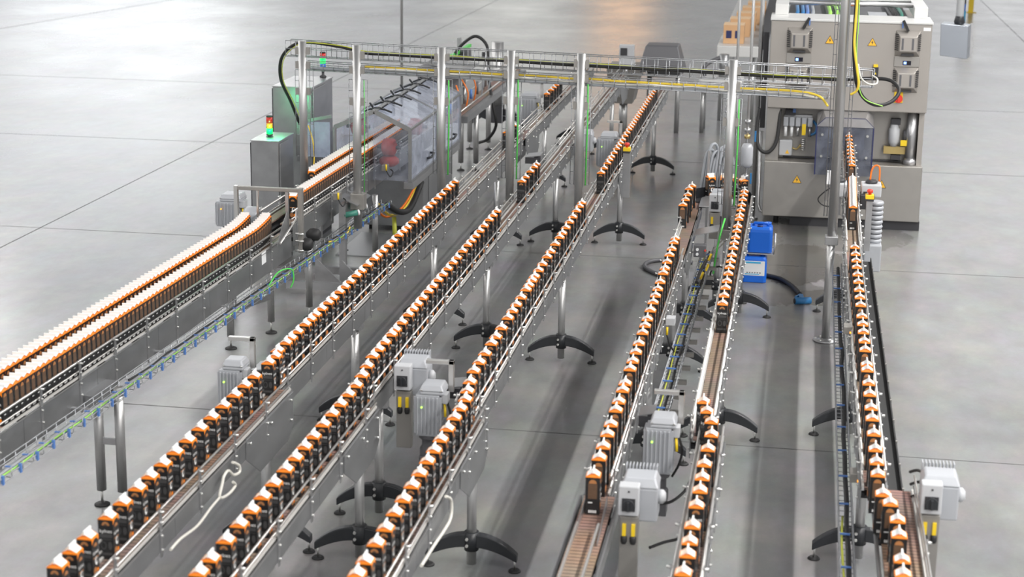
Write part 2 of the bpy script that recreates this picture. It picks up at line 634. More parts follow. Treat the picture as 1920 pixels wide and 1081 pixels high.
def ordinal(n):
    if n <= 10:
        return ORD[n]
    suf = 'th' if 10 <= n % 100 <= 20 else {1: 'st', 2: 'nd', 3: 'rd'}.get(n % 10, 'th')
    return '%d%s' % (n, suf)


CARTONS = []      # (x, y, z, rot, line key)


def line(key, ys, rotz, X=None, xs=None):
    """ys are picture rows of the near top edge of each carton; the height is the belt plus the body"""
    for i, yb in enumerate(ys):
        if xs is not None:
            p = at(xs[i], yb, z=ZB + HB)
            x = p.x
        else:
            x = X(0)
            # iterate: find y on the line with that row
            px = 900
            for _ in range(6):
                p = at(px, yb, z=ZB + HB)
                x = X(p.y)
                # adjust px so that p.x == x
                px += (x - p.x) * F / (Vector((x, p.y, 0)) - Vector((0, 0, 2.9))).length
        CARTONS.append([x, p.y + S, ZB + 0.0005, rotz + random.uniform(-.03, .03), key])


X2 = lambda y: -2.985 if y > 9.7 else -2.965
X3 = lambda y: -2.405 + (0.0 if y > 9.7 else 0.045 * min(1, (9.7 - y) / 0.5))
X4 = lambda y: -1.765 + 0.0008 * (y - 10) + (0.0 if y > 9.5 else 0.055 * min(1, (9.5 - y) / 0.5))
X5 = lambda y: -0.885
X6 = lambda y: -0.43
X7 = lambda y: 0.475

L2 = [1092, 1064, 1037.7, 1010.6, 973, 946.3, 919.3, 897, 873.3, 851.2, 828.5, 806.3, 785.2, 764, 743.8, 725.5, 708.2,
      682.3, 670.6, 659.6, 645.1, 636.2, 624.3, 610.4, 601, 592.3, 581.3, 569.6, 561, 549.4, 539.8, 530.2, 518.5, 510.4, 498.5, 487,
      480.6, 472, 462, 453, 442.5, 435, 427.9, 417.5, 410.3, 404.2, 396.8, 389.4, 382, 372.7, 365, 355.5, 349.6, 342.2,
      249, 242.6, 235.6, 176.4, 169.2, 164.6, 160, 153.9]
L3 = [1078.8, 1052.6, 1017.9, 987.8, 961.2, 935.3, 910.5, 884, 862.5, 841.6, 821.6, 799.2, 779.2, 761, 742.6, 725.5, 706.6, 688.8,
      670.3, 657.7, 644.5, 629.6, 620.8, 607, 592.1, 582.1, 572.4, 561, 548.3, 538.7, 527, 516.8, 505.8, 494.2, 485, 472.5, 461.3,
      453.3, 444.2, 434.7, 425, 413.7, 405.3, 397.5, 341, 333.3, 322.7, 314.4, 309.4]
L4 = [1081.9, 1068.6 - 12, 1023.6, 995, 966.3, 940.8, 914.8, 891.7, 868.5, 848.2, 827.9, 807.5, 786.6, 769.3, 752, 736.3, 719, 698.5, 682.2,
      665.5, 646.5, 634, 617.3, 598.4, 585.5, 573.8, 560, 545.1, 537, 528, 520.4, 508.7, 497.3, 483.2, 473.7, 459.5, 446.6, 439,
      428.6, 418, 408.3, 397, 388.3, 381.6, 325, 316.7, 307, 300.7, 295.2, 287.6, 280, 274.4, 268.8, 263, 255.5, 249.5, 243.6, 239] + \
     [234.7 - 4.8 * i for i in range(15)]
L5 = [893.9, 862.3, 840.8, 817.9, 799.2, 772, 756.2, 734.7, 721.8, 694.6, 680.2, 663, 647, 626.5, 613, 600.8, 584.2, 569.1, 556.5,
      544.3, 531, 514.3, 505.4, 493.2, 479.9, 468.8, 456.6, 448.8]
L6a = ([1078.9, 1044.9, 1020.5, 990.5, 952, 923.7, 899.6, 874.3, 845.2, 818.5, 793.5, 774, 756],
       [1280, 1288.4, 1292.4, 1297.4, 1305, 1311.8, 1316, 1320, 1326.8, 1333.5, 1333.5, 1325, 1318.5])
L6 = [571.4, 556.7, 541.9, 529.6, 515.4, 503.2, 492, 480.8, 467.5, 457.4, 447.2, 435, 425.8, 412.6, 405.4, 395.3, 386, 376, 367, 360]
L7a = ([1082, 1054.9, 1008.3, 979.5, 947.9, 930.2], [1694, 1692, 1686.5, 1683.7, 1669.8, 1655.8])
L7 = [893.2, 870.6, 846, 816.7, 788.2, 768.2, 742.3, 721.6, 696.5, 686.6, 658.7, 642.5, 625.2, 610.3, 595.7, 574.3, 560, 546.2, 531,
      517.3, 503, 490.9, 478.7, 465.4]
line('second', L2, 0, X2)
line('third', L3, 0, X3)
line('fourth', L4, 0, X4)
line('fifth', L5, PI, X5)
line('fifth', [385.5, 376, 366.6, 355.5, 350], PI, xs=[1280, 1285, 1289, 1291.6, 1297])
line('sixth', L6a[0], 0, xs=L6a[1])
line('sixth', L6, 0, X6)
line('seventh', L7a[0], PI, xs=L7a[1])
line('seventh', L7, PI, X7)
# packed stretch and spaced stretch in front of the filling machine
y0 = at(1600, 389.3, z=ZB + HB).y + S
for i in range(20):
    CARTONS.append([0.495 + 0.0012 * i, y0 + i * 0.0708, ZB + 0.0005, PI, 'seventh'])
for i, yb in enumerate([310.6, 304, 296.6, 289.4, 283, 276, 270, 263, 256, 248]):
    p = at(1595, yb, z=ZB + HB)
    CARTONS.append([0.523 + 0.001 * i, p.y + S, ZB + 0.0005, PI, 'seventh'])
# cartons riding round the turn
TC = Vector((-0.655, 15.75, 0))
TR = 0.222
for a in (118, 84, 66, 30):
    r = math.radians(a)
    CARTONS.append([TC.x + TR * math.cos(r), TC.y + TR * math.sin(r), ZB + 0.0005, r - 0 * PI, 'turn'])
# twin rows on the leftmost conveyor
SL1 = 0.0
XF = lambda y: -4.182
ZN = lambda y: 0.923 - 0.020 * (y - 8.5)
ZFAR = lambda y: 0.883 - 0.0137 * (y - 14.25)
XK = lambda y: XF(y) - 0.172
A1 = 0.0
n_in = int((13.62 - 8.15) / 0.0722)
for i in range(n_in):
    y = 13.60 - i * 0.0722
    e = 0.055 * max(0, 1 - i / 8) ** 1.5
    for fn, key, off in ((XF, 'inner', 0), (XK, 'outer', -0.02)):
        CARTONS.append([fn(y) - e, y + off, ZN(y) + 0.0005, -PI / 2 + A1, key])
for i in range(62):
    y = 14.2 + i * 0.0722
    CARTONS.append([XF(y) + 0.005, y, ZFAR(y) + 0.0005, -PI / 2 + A1, 'inner'])
for i in range(48):
    y = 15.42 + i * 0.0722
    CARTONS.append([XK(y), y, ZFAR(y) + 0.0005, -PI / 2 + A1, 'outer'])

WORDS = {'second': 'second line from left', 'third': 'third line from left', 'fourth': 'fourth line from left',
         'fifth': 'fifth line from left', 'sixth': 'sixth line from left', 'seventh': 'rightmost line',
         'turn': 'curve joining fifth and sixth lines', 'inner': 'right-hand row of leftmost conveyor',
         'outer': 'left-hand row of leftmost conveyor'}
byline = {}
for c in CARTONS:
    byline.setdefault(c[4], []).append(c)
for k, cs in byline.items():
    cs.sort(key=lambda c: c[1] if k != 'turn' else c[0])
    n = 0
    for c in cs:
        c.append(0)
    for c in cs:
        px = RM.transposed() @ (Vector((c[0], c[1], 1.05)) - CAM)
        vis = 540.5 + F * px.y / px.z < 1085 and 960 + F * px.x / px.z > -8
        if vis:
            n += 1
        c[5] = n if vis else 0
CARTONS = [c for c in CARTONS if c[5] > 0]
CARTONS.sort(key=lambda c: (Vector((c[0], c[1], c[2])) - CAM).length * (0.5 if c[4] == 'turn' else 1))
NIND = 300
first = True
for c in CARTONS[:NIND]:
    if first:
        r = proto
        first = False
    else:
        r = proto.copy()
        COL.objects.link(r)
        for ch in list(proto.children):
            d = ch.copy()
            COL.objects.link(d)
            d.parent = r
    r.location = c[:3]
    r.rotation_euler = (0, 0, c[3])
    if c[4] == 'turn':
        r['label'] = 'orange-topped black carton, %s from left on the curve joining fifth and sixth lines' % ordinal(c[5])
    elif c[4] in ('inner', 'outer'):
        r['label'] = 'orange-topped black carton, %s from the front in %s' % (ordinal(c[5]), WORDS[c[4]])
    else:
        r['label'] = 'orange-topped black carton, %s from the front on the %s' % (ordinal(c[5]), WORDS[c[4]])
    r['group'] = 'cartons on the ' + WORDS[c[4]]
rest = MB()
base = [(carton_body(), 0), (carton_gable(), None), (carton_fin(), None)]
maps = [{i: i for i in range(6)}, {0: 1, 1: 2, 2: 6}, {0: 2}]
for c in CARTONS[NIND:]:
    mt = Matrix.Translation(c[:3]) @ Matrix.Rotation(c[3], 4, 'Z')
    for (b, _), mp in zip(base, maps):
        o = len(rest.v)
        rest.v += [mt @ v for v in b.v]
        rest.f += [[i + o for i in f] for f in b.f]
        rest.mi += [mp[i] for i in b.mi]
        rest.sm += b.sm
tag(rest.build('distant_cartons', CM + [PALE]), 'rows of small orange-topped black cartons on the far stretches of the conveyors', 'cartons',
    None, 'stuff')


# ------------------------------------------------------------------ conveyors
def foot_arch(root_part, x, y):
    """pair of arched arms on pads, children of the mast"""
    for s in (-1, 1):
        up, lo = [], []
        for i in range(9):
            t = i / 8
            up.append((0.03 + 0.235 * t, 0.215 - 0.11 * t ** 2.0))
            lo.append((0.03 + 0.235 * t, 0.135 - 0.075 * t ** 1.8))
        b = MB().prism([(s * u, z) for u, z in up + lo[::-1]], (x, y - 0.0275, 0), (1, 0, 0), (0, 0, 1), (0, 0.055, 0))
        a = b.build('foot_arm', M['black'], root_part, bevel=0.006)
        p = MB()
        px = x + s * 0.25
        p.lathe((px, y, 0), (px, y, 0.014), [(0.036, 0), (0.036, .4), (0.026, 1)], 16)
        p.cyl((px, y, 0.012), (px, y, 0.08), 0.006, n=8, m=1)
        p.build('foot_pad', [M['rubber'], M['bolt']], root_part)
    h = MB()
    h.cyl((x, y, 0.115), (x, y, 0.225), 0.042, n=14)
    for z in (0.15, 0.19):
        h.cyl((x - 0.02, y - 0.048, z), (x - 0.02, y - 0.02, z), 0.009, n=8, m=1)
    h.build('foot_clamp', [M['black'], M['bolt']], root_part)


def mast(root, x, y, ztop, r=0.028, arch=True, z0=0.03):
    b = MB().cyl((x, y, z0), (x, y, ztop), r, n=14)
    m = b.build('support_post', M['pole'], root)
    if arch:
        foot_arch(m, x, y)
    return m


def twin_leg(root, x, y, ztop, r=0.03, pad=True):
    b = MB()
    b.cyl((x, y, 0.10), (x, y, ztop), r, n=14)
    m = b.build('support_post', M['pole'], root)
    p = MB()
    p.cyl((x, y, 0.012), (x, y, 0.11), 0.008, n=8, m=1)
    p.lathe((x, y, 0), (x, y, 0.022), [(0.048, 0), (0.048, .4), (0.02, 1)], 18)
    p.build('foot_pad', [M['rubber'], M['bolt']], m)
    return m


def conveyor(label, X, y0, y1, w=0.045, legs=(), rails=(1, 1), zdeep=0.115, s=0.0, lanes=None, step=0.5, deep=(), zb=ZB, ro=0.012,
             group='conveyor sections', railz=0.09, rr=0.0062, archlegs=True, phase=0.0):
    """w: half width of the belt; a straight section from y0 to y1"""
    ym = (y0 + y1) / 2
    fx = lambda y: X + s * (y - ym)
    root = thing('conveyor_section', label, 'conveyor', (X, ym, 0), group)
    po = w + 0.016
    # belt
    b = MB()
    lanes = lanes or [(-w, w)]
    for a, c in lanes:
        b.hexa([(fx(y0) + a, y0, zb - 0.012), (fx(y0) + c, y0, zb - 0.012), (fx(y1) + c, y1, zb - 0.012), (fx(y1) + a, y1, zb - 0.012),
                (fx(y0) + a, y0, zb), (fx(y0) + c, y0, zb), (fx(y1) + c, y1, zb), (fx(y1) + a, y1, zb)])
    b.build('slat_belt', M['belt'], root)
    # frame under the belt: bed, return belt, cross bars
    b = MB()
    for yy in range(int((y1 - y0) / 0.6) + 1):
        y = y0 + 0.1 + yy * 0.6
        if y < y1 - 0.05:
            b.box(fx(y) - po + 0.001, fx(y) + po - 0.001, y, y + 0.03, zb - zdeep + 0.02, zb - zdeep + 0.05)
    for a, c in lanes:
        b.hexa([(fx(y0) + a + .006, y0 + .02, zb - zdeep + .055), (fx(y0) + c - .006, y0 + .02, zb - zdeep + .055),
                (fx(y1) + c - .006, y1 - .02, zb - zdeep + .055), (fx(y1) + a + .006, y1 - .02, zb - zdeep + .055),
                (fx(y0) + a + .006, y0 + .02, zb - zdeep + .065), (fx(y0) + c - .006, y0 + .02, zb - zdeep + .065),
                (fx(y1) + c - .006, y1 - .02, zb - zdeep + .065), (fx(y1) + a + .006, y1 - .02, zb - zdeep + .065)])
    b.build('chain_bed', M['dark'], root)
    for sd in (-1, 1):
        b = MB()
        o = sd * po
        t = 0.0025 * sd
        # side plate of joined panels
        n = max(1, int(round((y1 - y0) / step / 2)))
        for k in range(n):
            a, c = y0 + (y1 - y0) * k / n + (0.002 if k else 0), y0 + (y1 - y0) * (k + 1) / n - 0.002
            b.hexa([(fx(a) + o - t, a, zb - zdeep), (fx(a) + o + t, a, zb - zdeep), (fx(c) + o + t, c, zb - zdeep), (fx(c) + o - t, c, zb - zdeep),
                    (fx(a) + o - t, a, zb - 0.004), (fx(a) + o + t, a, zb - 0.004), (fx(c) + o + t, c, zb - 0.004), (fx(c) + o - t, c, zb - 0.004)])
        # turned-out lip
        b.hexa([(fx(y0) + o, y0, zb - 0.008), (fx(y0) + o + sd * 0.012, y0, zb - 0.008), (fx(y1) + o + sd * 0.012, y1, zb - 0.008), (fx(y1) + o, y1, zb - 0.008),
                (fx(y0) + o, y0, zb - 0.004), (fx(y0) + o + sd * 0.012, y0, zb - 0.004), (fx(y1) + o + sd * 0.012, y1, zb - 0.004), (fx(y1) + o, y1, zb - 0.004)], 0)
        b.build('side_plate', M['plate'], root)
        if rails[0 if sd < 0 else 1]:
            rx = sd * (w + ro)
            for (zz, rad, nm) in ((railz, rr, 'guide_rail'), (0.036, 0.0055, 'guide_rail')):
                MB().tube([(fx(y0 + .02) + rx, y0 + 0.02, zb + zz), (fx(y1 - .02) + rx, y1 - 0.02, zb + zz)], rad, 8).build(nm, M['rail'], root)
            MB().hexa([(fx(y0) + sd * (w + 0.002), y0, zb + .001), (fx(y0) + sd * (w + .012), y0, zb + .001), (fx(y1) + sd * (w + .012), y1, zb + .001), (fx(y1) + sd * (w + 0.002), y1, zb + .001),
                       (fx(y0) + sd * (w + 0.002), y0, zb + .012), (fx(y0) + sd * (w + .012), y0, zb + .012), (fx(y1) + sd * (w + .012), y1, zb + .012), (fx(y1) + sd * (w + 0.002), y1, zb + .012)]
                      ).build('wear_strip', M['wear'], root)
            y = y0 + 0.12 + phase
            while y < y1 - 0.05:
                b = MB()
                bx = fx(y) + sd * (po + 0.006)
                b.box(bx - 0.003, bx + 0.003, y - 0.013, y + 0.013, zb - zdeep - 0.02, zb + railz + 0.012)
                b.cyl((fx(y) + rx, y, zb + railz), (bx + sd * 0.02, y, zb + railz), 0.007, n=8, m=1)
                for zz in (-0.1, -0.03, 0.036):
                    b.cyl((bx, y, zb + zz), (bx + sd * 0.012, y, zb + zz), 0.0065, n=8, m=1)
                b.build('rail_bracket', [M['steel'], M['bolt']], root)
                y += step
    for (a, c, d) in deep:
        b = MB()
        for sd in (-1, 1):
            o = sd * (po + 0.004)
            prof = [(a, zb + 0.004), (c, zb + 0.004), (c, zb - d * 0.75), (c - 0.12 if c - a > .3 else c, zb - d), (a + 0.25 if c - a > .5 else a, zb - d), (a, zb - zdeep)]
            b.prism(prof, (fx((a + c) / 2) + o, 0, 0), (0, 1, 0), (0, 0, 1), (sd * 0.004, 0, 0))
            for (yy, zz) in ((a + .06, -.04), (c - .06, -.04), (c - .06, -d * .6), ((a + c) / 2, -.05)):
                b.cyl((fx(yy) + o + sd * .003, yy, zb + zz), (fx(yy) + o + sd * 0.016, yy, zb + zz), 0.008, n=8, m=1)
        b.box(fx(c) - po, fx(c) + po, c - 0.004, c, zb - d * .75, zb - 0.02)
        b.build('drive_end_plate', [M['plate'], M['bolt']], root)
    for ly in legs:
        h = MB()
        h.box(fx(ly) - po + 0.004, fx(ly) + po - 0.004, ly - 0.035, ly + 0.035, zb - zdeep - 0.05, zb - zdeep + 0.012)
        h.build('leg_bracket', M['steel'], root)
        mast(root, fx(ly), ly, zb - zdeep - 0.04)
    return root


conveyor('near conveyor section of second carton line, spaced cartons riding past a cream looped hose', -2.925, 5.6, 9.6, w=0.052, legs=(9.28,),
         deep=((8.7, 9.6, 0.27),), step=0.56)
conveyor('long middle conveyor section of second carton line, closely spaced orange cartons on it', -2.985, 9.61, 18.7, legs=(11.6, 14.3, 17.4), step=0.52, zdeep=0.13)
conveyor('far conveyor section of second carton line, behind the third gantry post from left', -2.965, 18.75, 25.0, legs=(20.6, 23.6,), deep=((18.75, 19.7, 0.32),), step=0.6)
conveyor('near conveyor section of third carton line, beside its grey switch column', -2.35, 5.6, 9.38, w=0.05, legs=(9.2,), deep=((8.6, 9.38, 0.26),), step=0.56)
conveyor('long middle conveyor section of third carton line, half empty towards its far end', -2.405, 9.39, 18.2, legs=(9.9, 13.6, 17.6), step=0.52)
conveyor('far empty conveyor section of third carton line, leading up to a boxy end support', -2.41, 18.21, 24.3, legs=(22.9,), deep=((23.3, 24.3, 0.3),), step=0.6)
conveyor('near conveyor section of fourth carton line, beside the front arched black foot', -1.705, 5.6, 9.3, w=0.052, legs=(9.23,),
         deep=((8.5, 9.3, 0.25),), step=0.5)
conveyor('long middle conveyor section of fourth carton line, ending at the emergency stop post', -1.765, 9.31, 16.9, legs=(13.4,), step=0.5)
conveyor('far conveyor section of fourth carton line, packed with cartons beyond the emergency stop post', -1.755, 16.91, 23.0, legs=(17.7, 21.7), deep=((16.91, 17.6, 0.3),), step=0.55)
conveyor('near empty brown belt section of fifth line, at the bottom edge of the picture', -0.875, 5.6, 8.25, w=0.075, legs=(6.6,), rails=(0, 0), step=0.5)
conveyor('middle conveyor section of fifth line, its right side beside the narrow wire cable tray', -0.885, 8.26, 13.45, legs=(11.2, 14.1 - .75), step=0.42)
conveyor('short conveyor section of fifth line running into the curved turn', -0.872, 13.47, 15.68, w=0.042, legs=(14.6,), rails=(1, 0), step=0.5, deep=((13.5, 14.3, .2),))
conveyor('near conveyor section of sixth line, carrying spaced cartons beside the floor', -0.372, 5.6, 9.2, w=0.05, legs=(7.2,), step=0.5)
conveyor('middle conveyor section of sixth line, bare brown belt then packed cartons up to the turn', -0.43, 9.21, 15.68, legs=(11.78, 15.1), step=0.45)
conveyor('near conveyor section of rightmost line, curving cartons beside the tall switch column', 0.575, 5.6, 8.62, w=0.085, legs=(7.4,), step=0.5, rails=(0, 1))
conveyor('long middle conveyor section of rightmost line, between wire tray and black channel', 0.475, 8.63, 14.0, legs=(9.75, 12.0), step=0.4)
conveyor('far conveyor section of rightmost line, feeding packed cartons to the filling machine', 0.51, 14.01, 18.8, legs=(15.4,), step=0.45, s=0.008)

# guide chute plates on the near rightmost line and near fifth line
r = thing('guide_plate', 'sloping grey guide plate beside the curving cartons of the rightmost line', 'guide', (0.44, 8.3, ZB))
MB().prism([(0, 0), (0.75, 0), (0.75, .02), (0.0, .16)], (0.545, 7.75, ZB + 0.002), (-0.075, 1, 0), (0, 0, 1), (0.004, 0, 0)).build('plate', M['steel'], r)
r = thing('guide_plate', 'dark curved guide plates below the last carton of the fifth line', 'guide', (-0.88, 8.1, ZB))
for sx in (-1, 1):
    MB().prism([(0, 0), (0.5, 0), (0.5, .06), (0.0, .02)], (-0.875 + sx * 0.06, 7.6, ZB + 0.002), (sx * -0.02, 1, 0), (0, 0, 1), (0.003, 0, 0)).build('plate', M['steel'], r)
    MB().tube([(-0.875 + sx * 0.05, 5.7, ZB + 0.05), (-0.875 + sx * 0.05, 7.75, ZB + 0.05)], 0.007).build('guide_rail', M['rail'], r)

# the turn
r = thing('turn_wheel', 'grey half-round plate with dark curved track where fifth and sixth lines join', 'conveyor', (TC.x, TC.y, 0))
b = MB()
n = 24
inn, out = [], []
for i in range(n + 1):
    a = PI * i / n
    inn.append((0.172 * math.cos(a), 0.172 * math.sin(a)))
    out.append((0.268 * math.cos(a), 0.268 * math.sin(a)))
b.prism(out + inn[::-1], (TC.x, TC.y, ZB - 0.02), (1, 0, 0), (0, 1, 0), (0, 0, 0.02))
b.build('curved_track', M['dark'], r)
b = MB()
b.prism(inn + [(-0.172, -0.35), (0.172, -0.35)], (TC.x, TC.y, ZB + 0.02), (1, 0, 0), (0, 1, 0), (0, 0, 0.012))
b.build('centre_plate', M['steel'], r, bevel=0.003)
b = MB()
o2 = [(0.274 * math.cos(PI * i / n), 0.274 * math.sin(PI * i / n)) for i in range(n + 1)]
o3 = [(0.280 * math.cos(PI * i / n), 0.280 * math.sin(PI * i / n)) for i in range(n + 1)]
b.prism(o3 + o2[::-1], (TC.x, TC.y, ZB - 0.1), (1, 0, 0), (0, 1, 0), (0, 0, 0.19))
b.build('outer_guide', M['black'], r)
mast(r, TC.x, 15.55, ZB - 0.02)

# ------------------------------------------------------------------ leftmost twin conveyor
XC = lambda y: XF(y) - 0.086


def shear(root, fz):
    oy = root.location.y
    for ch in root.children:
        if ch.name.split('.')[0] in ('support_post', 'leg_tie_bar', 'base_frame'):
            continue
        for v in ch.data.vertices:
            v.co.z += fz(v.co.y + oy)


def twin(label, y0, y1, legs):
    ym = (y0 + y1) / 2
    return conveyor(label, XC(ym), y0, y1, w=0.135, s=SL1, lanes=[(-0.13, -0.042), (0.042, 0.13)], legs=(), step=0.55, zdeep=0.19, ro=0.0,
                    railz=0.095, rr=0.008)


c1 = twin('near twin-row conveyor on the left, side plate with cable basket alongside', 6.6, 13.9, ())
for (x, y) in ((-4.13, 9.75), (-3.995, 9.75), (-4.43, 13.2), (-4.25, 13.72)):
    twin_leg(c1, x, y, ZB - 0.10 if y < 12 else ZB - .22)
MB().box(-4.3, -4.03, 9.5, 9.85, .67, .76).build('leg_bracket', M['plate'], c1, bevel=.004)
MB().box(-4.13, -3.995, 9.74, 9.76, 0.40, 0.44).build('leg_tie_bar', M['steel'], c1)
MB().bar((-4.43, 13.2, .32), (-4.25, 13.72, .32), .03, .05).build('leg_tie_bar', M['steel'], c1)
shear(c1, lambda y: ZN(y) - ZB)
c2 = twin('far twin-row conveyor on the left, entering the clear guard with red brushes', 13.95, 19.6, ())
for (x, y) in ((-4.07, 14.25), (-4.41, 16.75), (-4.01, 16.4)):
    twin_leg(c2, x, y, ZB - 0.21)
b = MB()
b.box(-4.5, -3.9, 15.0, 15.05, 0.05, 0.12)
b.box(-4.5, -3.95, 15.6, 15.65, 0.05, 0.12)
for xx in (-4.28, -4.05):
    b.box(xx - .03, xx + .03, 15.3, 15.36, 0.0, 0.72)
    b.add([(xx, 15.3, 0.05), (xx + 0.22, 15.3, 0.05), (xx, 15.3, 0.26), (xx, 15.29, 0.05), (xx + 0.22, 15.29, 0.05), (xx, 15.29, 0.26)],
          [(0, 1, 2), (5, 4, 3), (0, 3, 4, 1), (1, 4, 5, 2), (2, 5, 3, 0)])
b.build('base_frame', M['steel'], c2)
tag(MB().box(-4.035, -4.033, 13.1, 13.2, 0.775, 0.855).build('notice_plate', M['label'], c1), 'pale notice plate', 'plate') if False else \
    MB().box(XC(13.15) + 0.155, XC(13.15) + 0.158, 13.06, 13.17, 0.745, 0.84).build('notice_plate', M['label'], c1)

shear(c2, lambda y: ZFAR(y) - ZB)
# diverter bridge over the twin lane gap
r = thing('sensor_bridge', 'grey steel bridge frame over the gap in the twin rows, before the tall cabinet', 'frame', (-4.2, 13.75, 0.7))
xl, xr, yb_ = -4.52, -4.005, 13.75
zt = ZB + 0.36
MB().box(xl, xr, yb_ - .02, yb_ + .02, zt - .03, zt).build('cross_beam', M['tan'], r, bevel=0.003)
MB().box(xr - .0, xr + .035, yb_ - .03, yb_ + .03, 0.70, zt + .004).build('post', M['tan'], r, bevel=0.003)
MB().box(xl - .03, xl, yb_ - .02, yb_ + .02, 0.74, zt + .002).build('post', M['rail'], r)
MB().box(-4.115, -4.09, yb_ - .012, yb_ + .012, ZB + 0.02, zt - .03).build('hanging_strut', M['steel'], r)
MB().box(-4.36, -4.345, yb_ - .012, yb_ + .012, ZB + 0.02, zt - .03).build('hanging_strut', M['rail'], r)
for zz in (0.72, 0.80, 0.86):
    MB().cyl((xr - 0.02, yb_ - .04, zz), (xr + 0.05, yb_ - .04, zz), 0.008, n=8).build('clamp_bolt', M['bolt'], r)
# curved lane guides
r = thing('lane_guide', 'bent clear and steel lane guide beside the last cartons of the right-hand row', 'guide', (-4.12, 13.7, ZB))
MB().prism([(0, 0), (0.55, 0), (0.55, .17), (0.28, .12), (0, .02)], (-4.02, 13.18, ZB + .002), (-0.14, 1, 0), (0, 0, 1), (.004, 0, 0)).build('plate', M['steel'], r)
MB().tube([(-4.0, 13.2, ZB + .02), (-4.03, 13.75, ZB + .10), (-4.1, 14.0, ZB + .12)], 0.008).build('guide_rod', M['rail'], r)

# black round cylinders (air dampers) on the side
r = thing('sensor_pair', 'two fat black round knobs on the side of the left conveyor', 'knob', (-3.95, 13.8, 0.7))
for (dy, dz) in ((0, 0), (0.24, 0.03)):
    b = MB()
    b.lathe((-4.02, 13.78 + dy, 0.76 + dz), (-3.9, 13.78 + dy, 0.76 + dz), [(0.02, 0), (0.05, .25), (0.055, .5), (0.05, .85), (0.03, 1)], 18)
    b.build('knob', M['rubber'], r)

# motor left of the twin line, with dust plates
def gear_motor(label, x, y, z, rotz=0.0, h=0.25, wid=0.14, handle=True, led='led', gear=0.16, lidup=True, group='gear motors'):
    root = thing('gear_motor', label, 'motor', (0, 0, 0), group)
    # finned body
    b = MB()
    d = wid
    b.box(-d / 2 + .006, d / 2 - .006, -d / 2 + .006, d / 2 - .006, 0, h)
    nf = 6
    for i in range(nf):
        u = -d / 2 + 0.006 + (d - 0.012) * (i + 0.5) / nf
        b.box(u - 0.0042, u + 0.0042, -d / 2 - .007, d / 2 + .007, 0.012, h - .012)
        b.box(-d / 2 - .007, d / 2 + .007, u - 0.0042, u + 0.0042, 0.012, h - .012)
    b.build('finned_housing', M['motor'], root, bevel=0.003)
    # terminal lid, overhanging to the right
    b = MB()
    lx0, lx1, ly0, ly1 = -d * .32, d * .62, -d * .45, d * .52
    b.box(lx0, lx1, ly0, ly1, h, h + 0.022)
    b.hexa([(lx0 - .004, ly0 - .004, h + .022), (lx1 + .004, ly0 - .004, h + .022), (lx1 + .004, ly1 + .004, h + .022), (lx0 - .004, ly1 + .004, h + .022),
            (lx0 + .014, ly0 + .014, h + .062), (lx1 - .014, ly0 + .014, h + .062), (lx1 - .014, ly1 - .014, h + .062), (lx0 + .014, ly1 - .014, h + .062)])
    lid = b.build('terminal_lid', M['motor'], root, bevel=0.008)
    b = MB()
    for q in ((lx0 + .012, ly0 - .005), (lx1 - .012, ly0 - .005)):
        b.cyl((q[0], q[1] + .004, h + .03), (q[0], q[1] - .003, h + .03), 0.005, n=8)
    b.build('lid_screw', M['bolt'], lid)
    b = MB().box(d * .48, d * .75, -d * .3, d * .2, h - .055, h + .004)
    b.build('plug_block', M['switch'], root, bevel=0.004)
    if led:
        MB().cyl((-d * .22, -d / 2 - .004, h * .72), (-d * .22, -d / 2 - .012, h * .72), 0.006, n=10).build('status_light', M[led], root)
    if gear:
        b = MB()
        b.lathe((0, 0, -gear), (0, 0, 0), [(0.052, 0), (0.06, .2), (0.06, .45), (0.048, .5), (0.048, .8), (0.066, .84), (0.066, 1)], 16)
        b.box(-.055, .055, -.055, .055, -gear - .05, -gear + .03)
        b.build('gearbox', M['motor_dark'], root, bevel=0.004)
    if handle:
        b = MB()
        hx = d * .72
        b.box(hx - .016, hx + .016, d * .55, d * .55 + .03, h - .02, h + .17)
        b.box(hx - .15, hx + .016, d * .55, d * .55 + .03, h + .145, h + .17)
        b.build('bracket', M['rail'], root, bevel=0.003)
    b = MB()
    b.tube([(d * .7, -d * .1, h - .05), (d * .85, -d * .15, h - .13), (d * .75, 0, h - .22), (d * .5, 0.05, -.05)], 0.007, 7, 0, 4)
    b.build('power_lead', M['rubber'], root)
    b = MB()
    b.tube([(d * .62, -.03, h - .055), (d * .68, -.05, h - .13)], 0.008)
    b.build('plug_tag', M['yellow'], root)
    root.location = (x, y, z)
    root.rotation_euler = (0, 0, rotz)
    return root


def shelf_arm(label, x0, x1, y, z, depth=0.2):
    """cover plate between motor and conveyor"""
    r = thing('cover_plate', label, 'cover', ((x0 + x1) / 2, y, z))
    MB().hexa([(x0, y, z), (x1, y, z + .02), (x1, y + depth, z + .02), (x0, y + depth, z), (x0, y, z + .006), (x1, y, z + .026), (x1, y + depth, z + .026), (x0, y + depth, z + .006)]).build('top_sheet', M['plate'], r)
    MB().box(x0, x1, y, y + .004, z - .06, z + .002).build('front_lip', M['dark'], r)
    MB().box(x0 + (x1 - x0) * .5, x1 - .01, y + depth * .4, y + depth * .7, z - .22, z).build('stay', M['motor_dark'], r)
    return r


